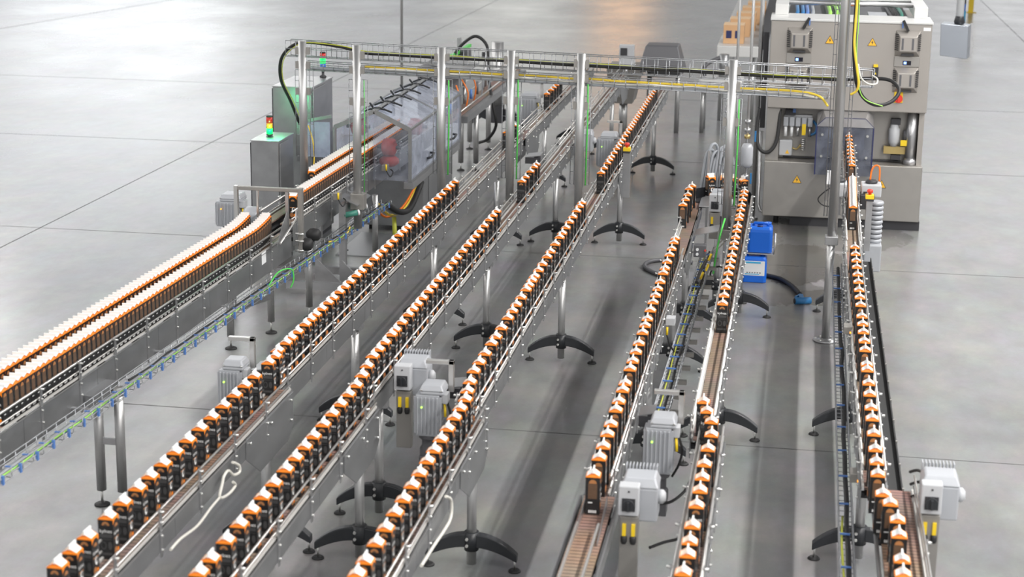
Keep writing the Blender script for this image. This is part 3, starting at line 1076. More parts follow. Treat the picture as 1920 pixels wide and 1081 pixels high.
gear_motor('grey finned motor with green light, left of the second line near end', -3.30, 9.85, 0.66)
shelf_arm('grey cover plate behind the motor left of the second line', -3.28, -3.08, 10.15, 0.80)
gear_motor('grey finned motor with bright green light, left of the fourth line near end', -2.03, 9.62, 0.66, h=0.25, wid=0.15)
shelf_arm('grey cover plate behind the motor left of the fourth line', -2.0, -1.86, 9.95, 0.83)
gear_motor('tall grey finned motor with green light, between fifth and sixth lines', -0.655, 9.15, 0.70, h=0.26, wid=0.15, gear=0.2)
shelf_arm('grey cover plate touching the fifth line beside the tall finned motor', -0.79, -0.70, 9.36, 0.93, 0.16)
shelf_arm('small grey cover sheet over a dark sensor left of the third line', -2.62, -2.47, 16.9, 1.0, .22)
gear_motor('distant grey motor with green light beside the far second line', -3.30, 21.4, 0.62, h=0.32, wid=0.22)
gear_motor('distant grey motor with yellow-green light beside the emergency stop post', -2.02, 18.75, 0.62, h=0.3, wid=0.19, gear=0.22)
gm = gear_motor('grey motor with orange light left of the twin rows before the small cabinet', -4.86, 14.55, 0.72, h=0.22, wid=0.2, led='led_o', handle=False)
MB().box(-.03, .03, -.03, .03, -.72, -.15).build('stand', M['steel'], gm)
r = thing('cover_plate', 'dark folded cover plates below the orange-lit motor left of the twin rows', 'cover', (-4.6, 13.6, .8))
MB().hexa([(-4.85, 13.25, .74), (-4.56, 13.25, .86), (-4.56, 13.62, .86), (-4.85, 13.62, .74), (-4.85, 13.25, .75), (-4.56, 13.25, .87), (-4.56, 13.62, .87), (-4.85, 13.62, .75)]).build('sheet', M['plate'], r)
MB().hexa([(-4.83, 13.66, .74), (-4.56, 13.66, .86), (-4.56, 14.0, .86), (-4.83, 14.0, .74), (-4.83, 13.66, .75), (-4.56, 13.66, .87), (-4.56, 14.0, .87), (-4.83, 14.0, .75)]).build('sheet', M['plate'], r)
b = MB()
b.lathe((-4.66, 14.35, .86), (-4.52, 14.35, .86), [(.06, 0), (.075, .2), (.075, .8), (.06, 1)], 18)
b.build('drive_drum', M['motor'], r)
b = MB()
for i in range(6):
    b.lathe((-4.64, 14.1, .72 + .022 * i), (-4.64, 14.1, .74 + .022 * i), [(.045, 0), (.055, .5), (.045, 1)], 16)
b.build('bellows', M['rubber'], r)


def switch_column(label, x, y, z0, h=0.42, motor_side=1, fins=True, tags=2, w=0.09):
    """sheet-metal column with a grey rotary switch and a motor behind its top"""
    r = thing('switch_column', label, 'switch', (x, y, z0), 'rotary switch columns')
    zt = z0 + h
    MB().box(x - w / 2, x + w / 2, y, y + .05, z0, zt - .13).build('column_plate', M['tan'], r, bevel=.003)
    zb_ = zt
    zt = zt + .035
    sw = MB().box(x - .052, x + .046, y - .03, y + .045, zt - .15, zt).build('switch_box', M['switch'], r, bevel=.006)
    MB().box(x - .034, x + .030, y - .034, y - .03, zt - .125, zt - .06).build('switch_face', M['dark'], sw)
    kb = MB()
    kb.cyl((x - .002, y - .034, zt - .092), (x - .002, y - .05, zt - .092), .030, n=20)
    kb.box(x - .008, x + .004, y - .066, y - .048, zt - .116, zt - .068)
    kb.build('rotary_knob', M['black'], sw, bevel=.002)
    MB().cyl((x - .002, y - .031, zt - .025), (x - .002, y - .034, zt - .025), .005, n=8).build('screw', M['dark'], sw)
    zk = zt
    zt = zb_
    b = MB()
    b.box(x - .045, x + .13, y + .05, y + .21, zt - .17, zt + .0)
    b.hexa([(x - .05, y + .045, zt), (x + .135, y + .045, zt), (x + .135, y + .215, zt), (x - .05, y + .215, zt),
            (x - .03, y + .07, zt + .05), (x + .115, y + .07, zt + .05), (x + .115, y + .19, zt + .05), (x - .03, y + .19, zt + .05)])
    mt = b.build('motor_body', M['motor'], r, bevel=.008)
    if fins:
        b = MB()
        for i in range(10):
            u = x - .04 + i * .0165
            b.box(u, u + .006, y + .19, y + .24, zt - .02, zt + .065)
        b.build('cooling_fin', M['motor'], mt)
    b = MB()
    b.lathe((x + .13, y + .12, zt - .06), (x + .165, y + .12, zt - .06), [(.035, 0), (.035, .6), (.02, 1)], 14)
    b.build('cable_gland', M['switch'], mt)
    for i in range(tags):
        u = x - .022 + i * .044
        t = MB().box(u - .009, u + .009, y - .012, y, zt - .225, zt - .165).build('plug_tag', M['yellow'], r)
        MB().lathe((u, y - .006, zt - .265), (u, y - .006, zt - .225), [(.012, 0), (.016, .3), (.016, .8), (.01, 1)], 12).build('plug', M['rubber'], t)
    return r


switch_column('rotary switch column with two yellow tags, right of the third line near end', -2.27 + .06, 9.72, 0.52, 0.48)
switch_column('rotary switch column with two yellow tags, nearest, between fifth and sixth lines', -0.70, 7.95, 0.52, 0.50)
switch_column('rotary switch column with two yellow tags, right of the rightmost line', 0.72, 8.1, 0.55, 0.53)
switch_column('rotary switch column with one yellow tag, inside the turn of fifth and sixth lines', -0.665, 15.0, 0.70, 0.36, tags=1, fins=False)
switch_column('distant rotary switch column behind the fifth gantry post from left', -2.26, 18.3, 0.45, 0.55, tags=1, fins=False)

# ------------------------------------------------------------------ wire cable trays
def wire_tray(name, label, path, wx, wz, step=0.1, axis='y', r=0.0032, parent=None, rows=3, group=None, mats=None):
    """path: two end points of the tray floor centre line; U shaped wires across"""
    p, q = Vector(path[0]), Vector(path[1])
    d = (q - p)
    Lg = d.length
    d.normalize()
    sd = d.cross(Vector((0, 0, 1))).normalized() * wx / 2
    up = Vector((0, 0, wz))
    b = MB()
    for off in [sd * (-1 + 2 * i / (rows - 1)) for i in range(rows)]:
        b.tube([p + off, q + off], r, 5)
    for s in (-1, 1):
        b.tube([p + sd * s + up, q + sd * s + up], r * 1.2, 5)
        b.tube([p + sd * s + up * .5, q + sd * s + up * .5], r, 5)
    n = int(Lg / step)
    for i in range(n + 1):
        c = p + d * (Lg * i / n)
        b.tube([c - sd + up, c - sd, c + sd, c + sd + up], r, 5)
    if parent is None:
        o = b.build(name, M['wire'])
        return tag(o, label, 'cable tray', group)
    return b.build(name, M['wire'], parent)


tp0, tp1 = Vector((-3.945, 7.0, 0.855)), Vector((-3.945, 16.6, 0.52))
tr = thing('cable_tray', 'long wire cable basket with blue ties beside the left twin conveyor', 'cable tray', (-3.86, 11, 0.6))
wire_tray('wire_basket', '', (tp0, tp1), 0.10, 0.055, 0.13, parent=tr)
for i in range(46):
    c = tp0.lerp(tp1, (i + .5) / 46)
    b = MB()
    b.box(c.x + .046, c.x + .060, c.y - .008, c.y + .008, c.z - .004, c.z + .045)
    b.box(c.x - .03, c.x + .05, c.y - .006, c.y + .006, c.z + .02, c.z + .026)
    b.build('cable_tie', M['sky'], tr)
for i in range(7):
    c = tp0.lerp(tp1, (i + .7) / 7)
    MB().box(c.x - .17, c.x - .04, c.y - .015, c.y + .015, c.z - .012, c.z - .004).build('tray_bracket', M['steel'], tr)


def cable(name, label, pts, r, m, sp=0, cat='cable', group=None):
    return tag(MB().tube(pts, r, 8, 0, sp).build(name, M[m]), label, cat, group)


def along(p, q, n, jx=0.01, jz=0.006, dx=0, dz=0):
    return [p.lerp(q, i / n) + Vector((dx + random.uniform(-jx, jx), 0, dz + random.uniform(-jz, jz))) for i in range(n + 1)]


cable('green_cable', 'green cable lying in the wire basket beside the left conveyor', along(tp0, tp1, 24, .006, .004, .03, .03), 0.005, 'lime', 3)
cable('grey_cable', 'thick grey cable in the wire basket beside the left conveyor', along(tp0, tp1, 24, .006, .003, -.01, .012), 0.008, 'grey_cable', 3)
cable('white_cable', 'pale thin cable in the wire basket beside the left conveyor', along(tp0.lerp(tp1, .45), tp1, 16, .01, .004, .012, .02), 0.006, 'white_cable', 3)
cable('dark_cable', 'dark cable in the wire basket beside the left conveyor', along(tp0.lerp(tp1, .3), tp1, 20, .008, .004, -.03, .02), 0.006, 'rubber', 3)
g0 = tp0.lerp(tp1, .615)
cable('green_loop_cable', 'bright green cable looping out of the left wire basket', [g0 + Vector((.02, -.3, .04)), g0 + Vector((.03, -.05, .10)), g0 + Vector((.09, .1, .09)), g0 + Vector((.10, .12, .0)), g0 + Vector((.08, .1, -.06))], 0.006, 'green', 5)
# tray between fifth and sixth lines
tr2 = thing('cable_tray', 'narrow wire cable basket between the fifth and sixth lines', 'cable tray', (-0.73, 12.5, .6))
q0, q1 = Vector((-0.735, 10.3, 0.62)), Vector((-0.70, 14.8, 0.62))
wire_tray('wire_basket', '', (q0, q1), 0.09, 0.055, 0.085, parent=tr2)
for i in range(14):
    c = q0.lerp(q1, (i + .5) / 14)
    MB().box(c.x + .02, c.x + .10, c.y - .02, c.y + .02, c.z - .03, c.z - .004).build('tray_foot', M['tan'], tr2)
for i in range(16):
    c = q0.lerp(q1, (i + .3) / 16)
    MB().box(c.x - .045, c.x + .02, c.y - .006, c.y + .006, c.z + .03, c.z + .038).build('cable_tie', M['sky'], tr2)
cable('lime_cable', 'yellow-green cable in the basket between fifth and sixth lines', along(q0, q1, 16, .008, .003, -.02, .02), .005, 'yelgreen', 3)
cable('dark_cable', 'black cable in the basket between fifth and sixth lines', along(q0, q1, 16, .008, .003, .012, .014), .008, 'rubber', 3)
# tray left of the rightmost line
tr3 = thing('cable_tray', 'wire mesh cable basket along the left of the rightmost line', 'cable tray', (0.36, 11, .6))
q0, q1 = Vector((0.335, 5.8, 0.64)), Vector((0.375, 14.3, 0.64))
wire_tray('wire_basket', '', (q0, q1), 0.07, 0.06, 0.075, parent=tr3)
for i in range(20):
    c = q0.lerp(q1, (i + .3) / 20)
    MB().box(c.x - .03, c.x + .02, c.y - .006, c.y + .006, c.z + .03, c.z + .038).build('cable_tie', M['sky'], tr3)
cable('dark_cable', 'black cable bundle in the basket along the rightmost line', along(q0, q1, 24, .006, .004, .012, .02), .013, 'rubber', 3)
cable('yellow_cable', 'yellow cable in the basket along the rightmost line', along(q0, q0.lerp(q1, .35), 10, .006, .003, -.018, .012), .006, 'yelgreen', 3)
for (px, py, led, lb) in ((1606, 890, 1, 'small pale sensor box with orange light beside the near wire basket'),
                          (1592, 615, 1, 'small pale sensor box with orange light halfway along the rightmost line')):
    p = at(px, py, X=0.40)
    r = thing('sensor_box', lb, 'sensor', (p.x, p.y, p.z - .05), 'line sensors')
    MB().box(p.x - .035, p.x + .02, p.y - .04, p.y + .06, p.z - .03, p.z + .02).build('housing', M['tan'], r, bevel=.003)
    MB().box(p.x + .004, p.x + .016, p.y - .043, p.y - .04, p.z - .024, p.z - .012).build('status_light', M['led_o'], r)
p = at(1252, 605, X=-0.80)
r = thing('sensor_box', 'pale sensor box with yellow plug on the right plate of the fifth line', 'sensor', (p.x, p.y, p.z - .05), 'line sensors')
MB().box(p.x - .012, p.x + .05, p.y - .03, p.y + .06, p.z - .01, p.z + .04).build('housing', M['switch'], r, bevel=.003)
MB().cyl((p.x + .0, p.y - .035, p.z - .02), (p.x + .0, p.y - .035, p.z - .075), .008, n=8).build('plug', M['yellow'], r)
MB().tube([(p.x, p.y - .035, p.z - .075), (p.x + .02, p.y - .03, p.z - .14), (p.x + .05, p.y, p.z - .2)], .006, 7, 0, 4).build('lead', M['rubber'], r)

# black drip channel right of the rightmost line
b = MB()
x0_, x1_ = 0.572, 0.665
b.box(x0_, x1_, 9.15, 14.9, 0.585, 0.592)
b.box(x0_ - .004, x0_, 9.15, 14.9, 0.585, 0.615)
b.box(x1_, x1_ + .008, 9.15, 14.9, 0.585, 0.625)
ch = thing('cable_channel', 'long black open channel along the right side of the rightmost line', 'channel', (0.66, 12, .58))
b.build('channel_tray', M['rubber'], ch)
for i in range(14):
    y = 9.3 + i * .4
    MB().box(x1_ + .002, x1_ + .012, y, y + .02, .60, .632).build('channel_clip', M['tan'], ch)
for i in range(7):
    y = 9.5 + i * .8
    MB().box(0.54, 0.60, y, y + .03, .57, .584).build('channel_bracket', M['steel'], ch)

# ------------------------------------------------------------------ gantry posts and overhead trays
TA, TB = Vector((-4.72, 15.95, 0)), Vector((0.615, 15.05, 0))


def tg(x, z, off=0.0):
    """point above the gantry line at world x; off moves it toward the camera"""
    t = (x - TA.x) / (TB.x - TA.x)
    p = TA.lerp(TB, t)
    return Vector((p.x, p.y - off, z))


gposts = [(-4.485, 15.6, 0.86, 2.22, 1.15, 'first gantry post from left, beside the tall steel cabinet'),
          (-3.85, 15.1, 0.62, 2.26, 0.95, 'second gantry post from left, clamped to the twin conveyor by a square block'),
          (-3.13, 15.3, 0.74, 2.24, 1.1, 'third gantry post from left, standing left of the second line'),
          (-2.54, 15.5, 0.74, 2.21, 1.05, 'fourth gantry post from left, standing left of the third line'),
          (-1.895, 15.35, 0.74, 2.22, 1.05, 'fifth gantry post from left, standing left of the fourth line'),
          (-0.555, 14.75, 0.78, 2.28, 1.05, 'sixth gantry post from left, rising inside the turn')]
for i, (x, y, z0, z1, zl, lb) in enumerate(gposts):
    r = thing('gantry_post', lb, 'post', (x, y, z0), 'gantry posts')
    MB().cyl((x, y, z0 + (.012 if z0 < .2 else 0)), (x, y, z1), 0.037, n=20).build('tube', M['pole'], r)
    for zz in (z1 - .09, z1 - .22, 1.76):
        for s in (-1, 1):
            MB().box(x + s * .036 - (0 if s > 0 else .03), x + s * .036 + (.03 if s > 0 else 0), y - .008, y + .03, zz - .033, zz + .033).build('clamp_plate', M['tan'], r)
    b = MB()
    for s in (-1, 1):
        xx = x + s * .085
        b.tube([(xx, y + .05, 1.95), (xx, y + .05, zl)], .0034, 5)
        b.tube([(xx - s * .035, y + .05, 1.95), (xx - s * .035, y + .05, zl)], .0034, 5)
        n = int((1.95 - zl) / .1)
        for k in range(n + 1):
            zz = zl + (1.95 - zl) * k / n
            b.tube([(xx, y + .05, zz), (xx - s * .05, y + .05, zz)], .003, 5)
    b.build('ladder_wire', M['wire'], r)
    if i > 1:
        MB().box(x - .05, x + .082, y - .045, y + .045, .765, .85).build('clamp_block', M['tan'], r, bevel=.004)
    if i == 1:
        MB().box(x - .055, x + .07, y - .06, y + .05, .80, .94).build('clamp_block', M['tan'], r, bevel=.004)
    if 0 < i < 6:
        tag(MB().tube([(x + .062, y + .01, 1.95), (x + .066, y + .01, 1.6), (x + .058, y + .01, zl)], .0065 if i > 1 else .004).build('green_drop_cable', M['green']),
            'green cable running down the %s gantry post from left' % ORD[i + 1], 'cable', 'green drop cables')
# the right-hand stand that carries the end of the gantry
r = thing('gantry_post', 'tall thick gantry post before the filling machine, round flange on the floor', 'post', (0.32, 14.45, 0), 'gantry posts')
MB().cyl((0.32, 14.45, 0.012), (0.32, 14.45, 0.98), 0.034, n=20).build('lower_tube', M['pole'], r)
MB().cyl((0.325, 14.45, 0.90), (0.325, 14.45, 4.6), 0.040, n=20).build('upper_tube', M['pole'], r)
MB().lathe((0.32, 14.45, 0), (0.32, 14.45, .03), [(0.10, 0), (0.10, .5), (0.05, .6), (0.05, 1)], 24).build('floor_flange', M['steel'], r)
for k in range(6):
    a = 2 * PI * k / 6
    MB().cyl((0.32 + .08 * math.cos(a), 14.45 + .08 * math.sin(a), .012), (0.32 + .08 * math.cos(a), 14.45 + .08 * math.sin(a), .026), .009, n=8).build('flange_bolt', M['bolt'], r)
b = MB()
for s in (-1, 1):
    xx = 0.325 + s * .075
    b.tube([(xx, 14.5, 4.4), (xx, 14.5, 1.05)], .0032, 5)
    b.tube([(xx + .025, 14.5, 4.4), (xx + .025, 14.5, 1.05)], .0032, 5)
    for k in range(28):
        b.tube([(xx, 14.5, 1.06 + k * .12), (xx + .025, 14.5, 1.06 + k * .12)], .003, 5)
b.build('ladder_wire', M['wire'], r)
MB().box(0.27, 0.375, 14.40, 14.5, .83, .9).build('clamp_block', M['steel'], r, bevel=.004)
MB().bar((0.325, 14.48, 2.08), tg(0.33, 2.08, .06), .03, .03).build('tray_arm', M['steel'], r)

wire_tray('overhead_cable_tray', 'upper wire cable tray running across the tops of the gantry posts',
          (tg(-4.72, 2.04), tg(0.60, 2.055)), 0.11, 0.145, 0.103, r=.0036)
wire_tray('overhead_cable_tray', 'lower wire cable tray hung below the upper one on the gantry',
          (tg(-4.55, 1.92), tg(0.24, 1.94)), 0.11, 0.075, 0.103, r=.0036)


def gc(x0, x1, z, off, n=20, j=.005):
    return [tg(x0 + (x1 - x0) * i / n, z + random.uniform(-j, j), off + random.uniform(-j, j)) for i in range(n + 1)]


def P3_(px, py, Y):
    return at(px, py, Y=Y)


lp = [P3_(1640, 147, 15.02), P3_(1672, 152, 14.95), P3_(1686, 170, 14.85), P3_(1672, 190, 14.75), P3_(1645, 197, 14.65), P3_(1620, 184, 14.55), P3_(1606, 155, 14.42), P3_(1602, 110, 14.4)]
cable('power_cable', 'thick black power cable along the upper gantry tray, drooping beside the cabinet',
      [P3_(562, 232, 16.6), P3_(545, 190, 16.4), P3_(527, 150, 16.2), P3_(527, 112, 16.05), P3_(545, 88, 15.95), P3_(575, 79, 15.88), P3_(640, 88, 15.8)] +
      gc(-3.95, 0.3, 2.105, .03, 16, .004) + lp + [Vector((0.405, 14.4, 2.6)), Vector((0.41, 14.4, 3.2)), Vector((0.41, 14.4, 4.4))],
      0.0155, 'rubber', 6)
cable('earth_cable', 'yellow-green earth cable lying on the black cable in the upper gantry tray',
      [P3_(566, 228, 16.58), P3_(549, 188, 16.38), P3_(531, 150, 16.18), P3_(531, 114, 16.03), P3_(548, 91, 15.93), P3_(576, 80, 15.86), P3_(640, 86, 15.78)] + gc(-3.95, 0.3, 2.120, .042, 18, .005), 0.0045, 'yelgreen', 5)
cable('yellow_cable', 'yellow cable along the lower gantry tray, arching down at its right end',
      gc(-3.95, -0.1, 1.985, .03, 18, .006) + [tg(0.08, 1.98, .05), tg(0.18, 1.95, .06), tg(0.24, 1.88, .07)], 0.010, 'yel_cable', 5)
cable('white_cable', 'white cable beside the yellow one in the lower gantry tray',
      gc(-3.9, 0.0, 1.965, .045, 18, .006) + [tg(0.15, 1.94, .05)], 0.009, 'white_cable', 5)
for j, (dy, lb) in enumerate(((.03, 'front'), (.0, 'middle'), (-.03, 'rear'))):
    cable('grey_cable', '%s grey cable at the bottom of the lower gantry tray' % lb,
          gc(-4.5, 0.2, 1.937, dy, 18, .003), 0.0095, 'grey_cable', 4)
cable('yellow_hanging_cable', 'bright yellow cable dropping beside the tall thick gantry post',
      [at(1607, -60, Y=14.36), at(1607, 0, Y=14.36), at(1604, 45, Y=14.36), at(1602, 85, Y=14.36), at(1607, 130, Y=14.36), at(1610, 155, Y=14.36), at(1606, 170, Y=14.38), at(1595, 177, Y=14.4)], 0.010, 'yel_cable', 6)
cable('green_hanging_cable', 'thin green cable dropping beside the tall thick gantry post',
      [at(1612, -60, Y=14.4), at(1610, 40, Y=14.4), at(1606, 95, Y=14.4), at(1610, 160, Y=14.4), at(1622, 186, Y=14.45), at(1655, 199, Y=14.5)], 0.0045, 'lime', 6)
cable('white_loop_cable', 'white cable loop beside the black coil at the gantry end',
      [at(1609, 120, Y=14.5), at(1614, 145, Y=14.5), at(1628, 157, Y=14.55), at(1643, 157, Y=14.6), at(1645, 148, Y=14.7), at(1636, 142, Y=14.9)], 0.007, 'white_cable', 6)
cable('yellow_drop_cable', 'yellow cable dropping behind the first gantry post from left', [at(578, 235, Y=15.75), at(586, 262, Y=15.7), at(589, 290, Y=15.7), at(588, 312, Y=15.7)], .006, 'yel_cable', 5)
cable('yellow_bent_cable', 'yellow cable curving off the left wire basket below the second gantry post', [at(656, 425, Y=15.0), at(650, 438, Y=14.9), at(635, 449, Y=14.7), at(617, 453, Y=14.4)], .007, 'yel_cable', 6)

# ------------------------------------------------------------------ cabinets with signal towers
def signal_tower(label, x, y, z, segs, r=.028, stem=.07):
    t = thing('signal_tower', label, 'signal light', (x, y, z), 'signal towers')
    MB().lathe((x, y, z), (x, y, z + stem), [(.035, 0), (.035, .2), (.014, .35), (.014, .8), (.028, 1)], 16).build('base', M['dark'], t)
    zz = z + stem
    MB().cyl((x, y, zz), (x, y, zz + .018), r, n=18).build('collar', M['rubber'], t)
    zz += .018
    for m in segs:
        o = MB().cyl((x, y, zz), (x, y, zz + .052), r, n=18).build('lens', M[m], t)
        zz += .054
    MB().lathe((x, y, zz), (x, y, zz + .012), [(r, 0), (r * .9, 1)], 18).build('cap', M['rubber'], t)
    return t


def cabinet(label, x0, x1, y0, y1, z1):
    r = thing('control_cabinet', label, 'cabinet', ((x0 + x1) / 2, (y0 + y1) / 2, 0), 'control cabinets')
    MB().box(x0, x1, y0, y1, .05, z1).build('body', M['plate'], r, bevel=.006)
    MB().box(x0 - .006, x1 + .006, y0 - .006, y1 + .006, z1, z1 + .008).build('roof', M['steel'], r)
    d = MB()
    d.box(x1 + .001, x1 + .014, y0 + .02, y0 + (y1 - y0) * .62, .12, z1 - .02)
    d.build('door', M['plate'], r, bevel=.003)
    MB().box(x0 + .02, x1 - .02, y0 + .02, y1 - .02, 0, .05).build('plinth', M['dark'], r)
    MB().box(x0 - .014, x0 - .001, y0 + .02, y1 - .02, .1, z1 - .02).build('side_panel', M['dark'], r)
    return r


cabinet('tall stainless cabinet behind the twin rows, lit green by the lamp beside it', -5.2, -4.8, 17.0, 17.8, 1.59)
cabinet('small stainless cabinet left of the tall one, signal lamp on its roof', -5.12, -4.85, 16.0, 16.5, 1.21)
signal_tower('signal tower with red, green and blue lenses on the tall cabinet', -4.885, 17.75, 1.6, ['tower_blue', 'tower_green', 'tower_red'], .031)
signal_tower('signal tower with red, amber and green lenses on the small cabinet', -5.0, 16.22, 1.22, ['tower_green', 'tower_orange', 'tower_red'], .031, stem=.012)

# ------------------------------------------------------------------ clear guard hood with brushes
hx0, hx1, hy0, hym, hy1, hz0, hz1, hzr = -4.50, -3.74, 16.75, 18.02, 19.3, 0.74, 1.25, 1.42
hxc = (hx0 + hx1) / 2 + .02
r = thing('guard_hood', 'clear gabled guard hood over the twin rows, red brushes inside', 'guard', (hxc, 18, hz0))
b = MB()
b.add([(hx1, hy0, hz0), (hx1, hy1, hz0), (hx1, hy1, hz1), (hx1, hy0, hz1)], [(0, 1, 2, 3)])
b.build('side_pane', M['clear'], r)
MB().add([(hx0, hy0, hz0), (hx0, hy1, hz0), (hx0, hy1, hz1), (hx0, hy0, hz1)], [(0, 1, 2, 3)]).build('side_pane', M['clear'], r)
MB().add([(hx1, hy0, hz1), (hx1, hy1, hz1), (hxc, hy1, hzr), (hxc, hy0, hzr)], [(0, 1, 2, 3)]).build('roof_pane', M['clear'], r)
MB().add([(hx0, hy0, hz1), (hx0, hy1, hz1), (hxc, hy1, hzr), (hxc, hy0, hzr)], [(0, 1, 2, 3)]).build('roof_pane', M['clear'], r)
# front pane with an opening for the rows
ox0, ox1, oz = XK(16.75) - .07, XF(16.75) + .07, ZB + .31
MB().add([(ox1, hy0, hz0), (hx1, hy0, hz0), (hx1, hy0, hz1), (ox1, hy0, hz1)], [(0, 1, 2, 3)]).build('front_pane', M['clear_thin'], r)
MB().add([(ox0, hy0, oz), (ox1, hy0, oz), (ox1, hy0, hz1), (hxc, hy0, hzr), (ox0, hy0, hz1 + .05)], [(0, 1, 2, 3, 4)]).build('front_pane', M['clear_thin'], r)
b = MB()
for y in (hy0, hym, hy1):
    for s, xa in ((1, hx1), (-1, hx0)):
        b.bar((xa, y, hz1), (hxc, y, hzr), .012, .045 if y != hym else .03)
        b.bar((xa, y, hz0), (xa, y, hz1), .03, .03)
for xa in (hx0, hx1):
    b.bar((xa, hy0, hz1), (xa, hy1, hz1), .02, .02)
    b.bar((xa, hy0, hz0), (xa, hy1, hz0), .04, .03)
b.bar((hxc, hy0, hzr + .004), (hxc, hy1, hzr + .004), .06, .01)
b.build('frame', M['plate'], r)
for i in range(6):
    y = hy0 + .15 + i * .45
    for s in (-1, 1):
        b = MB()
        b.cyl((hxc, y, hzr + .014), (hxc + s * .07, y, hzr + .0), .012, n=8)
        b.bar((hxc + s * .07, y, hzr + .0), (hxc + s * .14, y + .02, hzr - .03), .03, .016)
        b.bar((hxc + s * .05, y, hzr + .02), (hxc + s * .09, y + .05, hzr + .05), .014, .014)
        b.build('toggle_hinge', M['black'], r)
for y in (hy0 + .75, hy0 + 1.95):
    b = MB()
    b.tube([(hx1 + .01, y, hz0 + .10), (hx1 + .05, y + .02, hz0 + .11), (hx1 + .05, y + .16, hz0 + .13), (hx1 + .01, y + .18, hz0 + .13)], .012, 8)
    b.build('handle', M['black'], r)
# left open door leaf of the hood (pale pane with steel edge)
MB().box(-4.86, -4.54, 16.72, 16.73, .95, 1.30).build('open_leaf', M['clear'], r)
b = MB()
b.bar((-4.86, 16.725, 1.29), (-4.52, 16.725, 1.36), .03, .03)
b.bar((-4.86, 16.725, .9), (-4.86, 16.725, 1.29), .03, .03)
b.build('leaf_edge', M['plate'], r)
# brushes
for k, (x, y, z, ang) in enumerate(((-4.36, 17.15, 1.20, 0), (-4.02, 17.05, 1.02, 0), (-4.0, 18.2, 1.05, 0))):
    t = thing('rotary_brush', ['red round brush above the left-hand row under the guard hood', 'red round brush right of the right-hand row under the guard hood',
                               'farther red brush under the guard hood roof'][k], 'brush', (x, y, z))
    MB().lathe((x - .07, y, z), (x + .07, y, z), [(.05, 0), (.085, .12), (.09, .5), (.085, .88), (.05, 1)], 22).build('bristles', M['brush'], t)
    MB().cyl((x - .12, y, z), (x + .12, y, z), .018, n=10).build('shaft', M['dark'], t)
    if k == 1:
        MB().lathe((x, y, z - .19), (x, y, z - .09), [(.06, 0), (.10, .3), (.10, .7), (.06, 1)], 20).build('lower_bristles', M['brush'], t)
# cabinet body under the hood
r = thing('machine_base', 'grey steel base cabinet under the clear guard hood', 'machine', (-3.9, 18.3, 0))
MB().box(-4.48, -3.82, 17.75, 19.3, .06, .60).build('body', M['plate'], r, bevel=.005)
MB().box(-3.84, -3.74, 16.9, 19.3, .63, .70).build('sloping_tray', M['steel'], r, bevel=.004)
MB().box(-3.819, -3.81, 18.0, 18.9, .12, .56).build('door', M['plate'], r, bevel=.003)
for (x, y) in ((-4.4, 17.85), (-3.9, 17.85), (-3.9, 19.2)):
    MB().cyl((x, y, 0), (x, y, .07), .03, n=12).build('foot', M['rubber'], r)
# floor plinth plates and hose clutter before the base
tag(MB().box(-4.45, -3.55, 16.55, 17.6, .0, .012).build('floor_plate', M['plate']), 'dark flat steel plate on the floor before the hood base', 'plate')
b = MB()
r = thing('flanged_stand', 'yellow-striped upright stand with round foot below the guard hood', 'stand', (-3.95, 17.1, 0.012))
MB().cyl((-3.95, 17.0, .03), (-3.96, 17.0, .32), .022, n=12).build('upright', M['yelgreen'], r)
MB().lathe((-3.95, 17.0, .012), (-3.95, 17.0, .05), [(.06, 0), (.05, .4), (.02, 1)], 18).build('foot', M['dark'], r)
for i, (m, lb, dx) in enumerate((('orange_cable', 'orange cables bundled under the front of the guard hood', 0), ('yel_cable', 'yellow cable among the bundle under the guard hood', .05),
                                 ('grey_cable', 'grey cable among the bundle under the guard hood', .09), ('rubber', 'black conduit slanting under the guard hood', .14))):
    cable('bundled_cable', lb, [Vector((-4.05 + dx, 16.5, .55)), Vector((-4.0 + dx, 16.8, .36 + .02 * i)), Vector((-3.92 + dx * .6, 17.2, .38)), Vector((-3.86 + dx * .3, 17.65, .56))], .012 if i < 3 else .03, m, 5)
# sensor bracket group beside the second gantry post
p = at(640, 375, X=-3.97)
r = thing('sensor_bracket', 'two slanted steel sensor covers with green connectors beside the second gantry post', 'sensor', tuple(p))
for dy in (0, .28):
    MB().hexa([(p.x - .02, p.y + dy, p.z + .02), (p.x + .15, p.y + dy, p.z - .05), (p.x + .15, p.y + dy + .2, p.z - .05), (p.x - .02, p.y + dy + .2, p.z + .02),
               (p.x - .02, p.y + dy, p.z + .028), (p.x + .15, p.y + dy, p.z - .042), (p.x + .15, p.y + dy + .2, p.z - .042), (p.x - .02, p.y + dy + .2, p.z + .028)]).build('cover', M['plate'], r)
    c = MB().cyl((p.x + .03, p.y + dy - .03, p.z - .13), (p.x + .14, p.y + dy + .02, p.z - .11), .026, n=12).build('connector', M['petrol'], r)
    MB().cyl((p.x + .14, p.y + dy + .02, p.z - .11), (p.x + .155, p.y + dy + .03, p.z - .108), .026, n=12).build('connector_ring', M['label'], c)
MB().box(p.x - .01, p.x + .05, p.y - .05, p.y + .4, p.z - .2, p.z - .03).build('mount', M['steel'], r)
p = at(590 + 30, 352, X=-4.0)
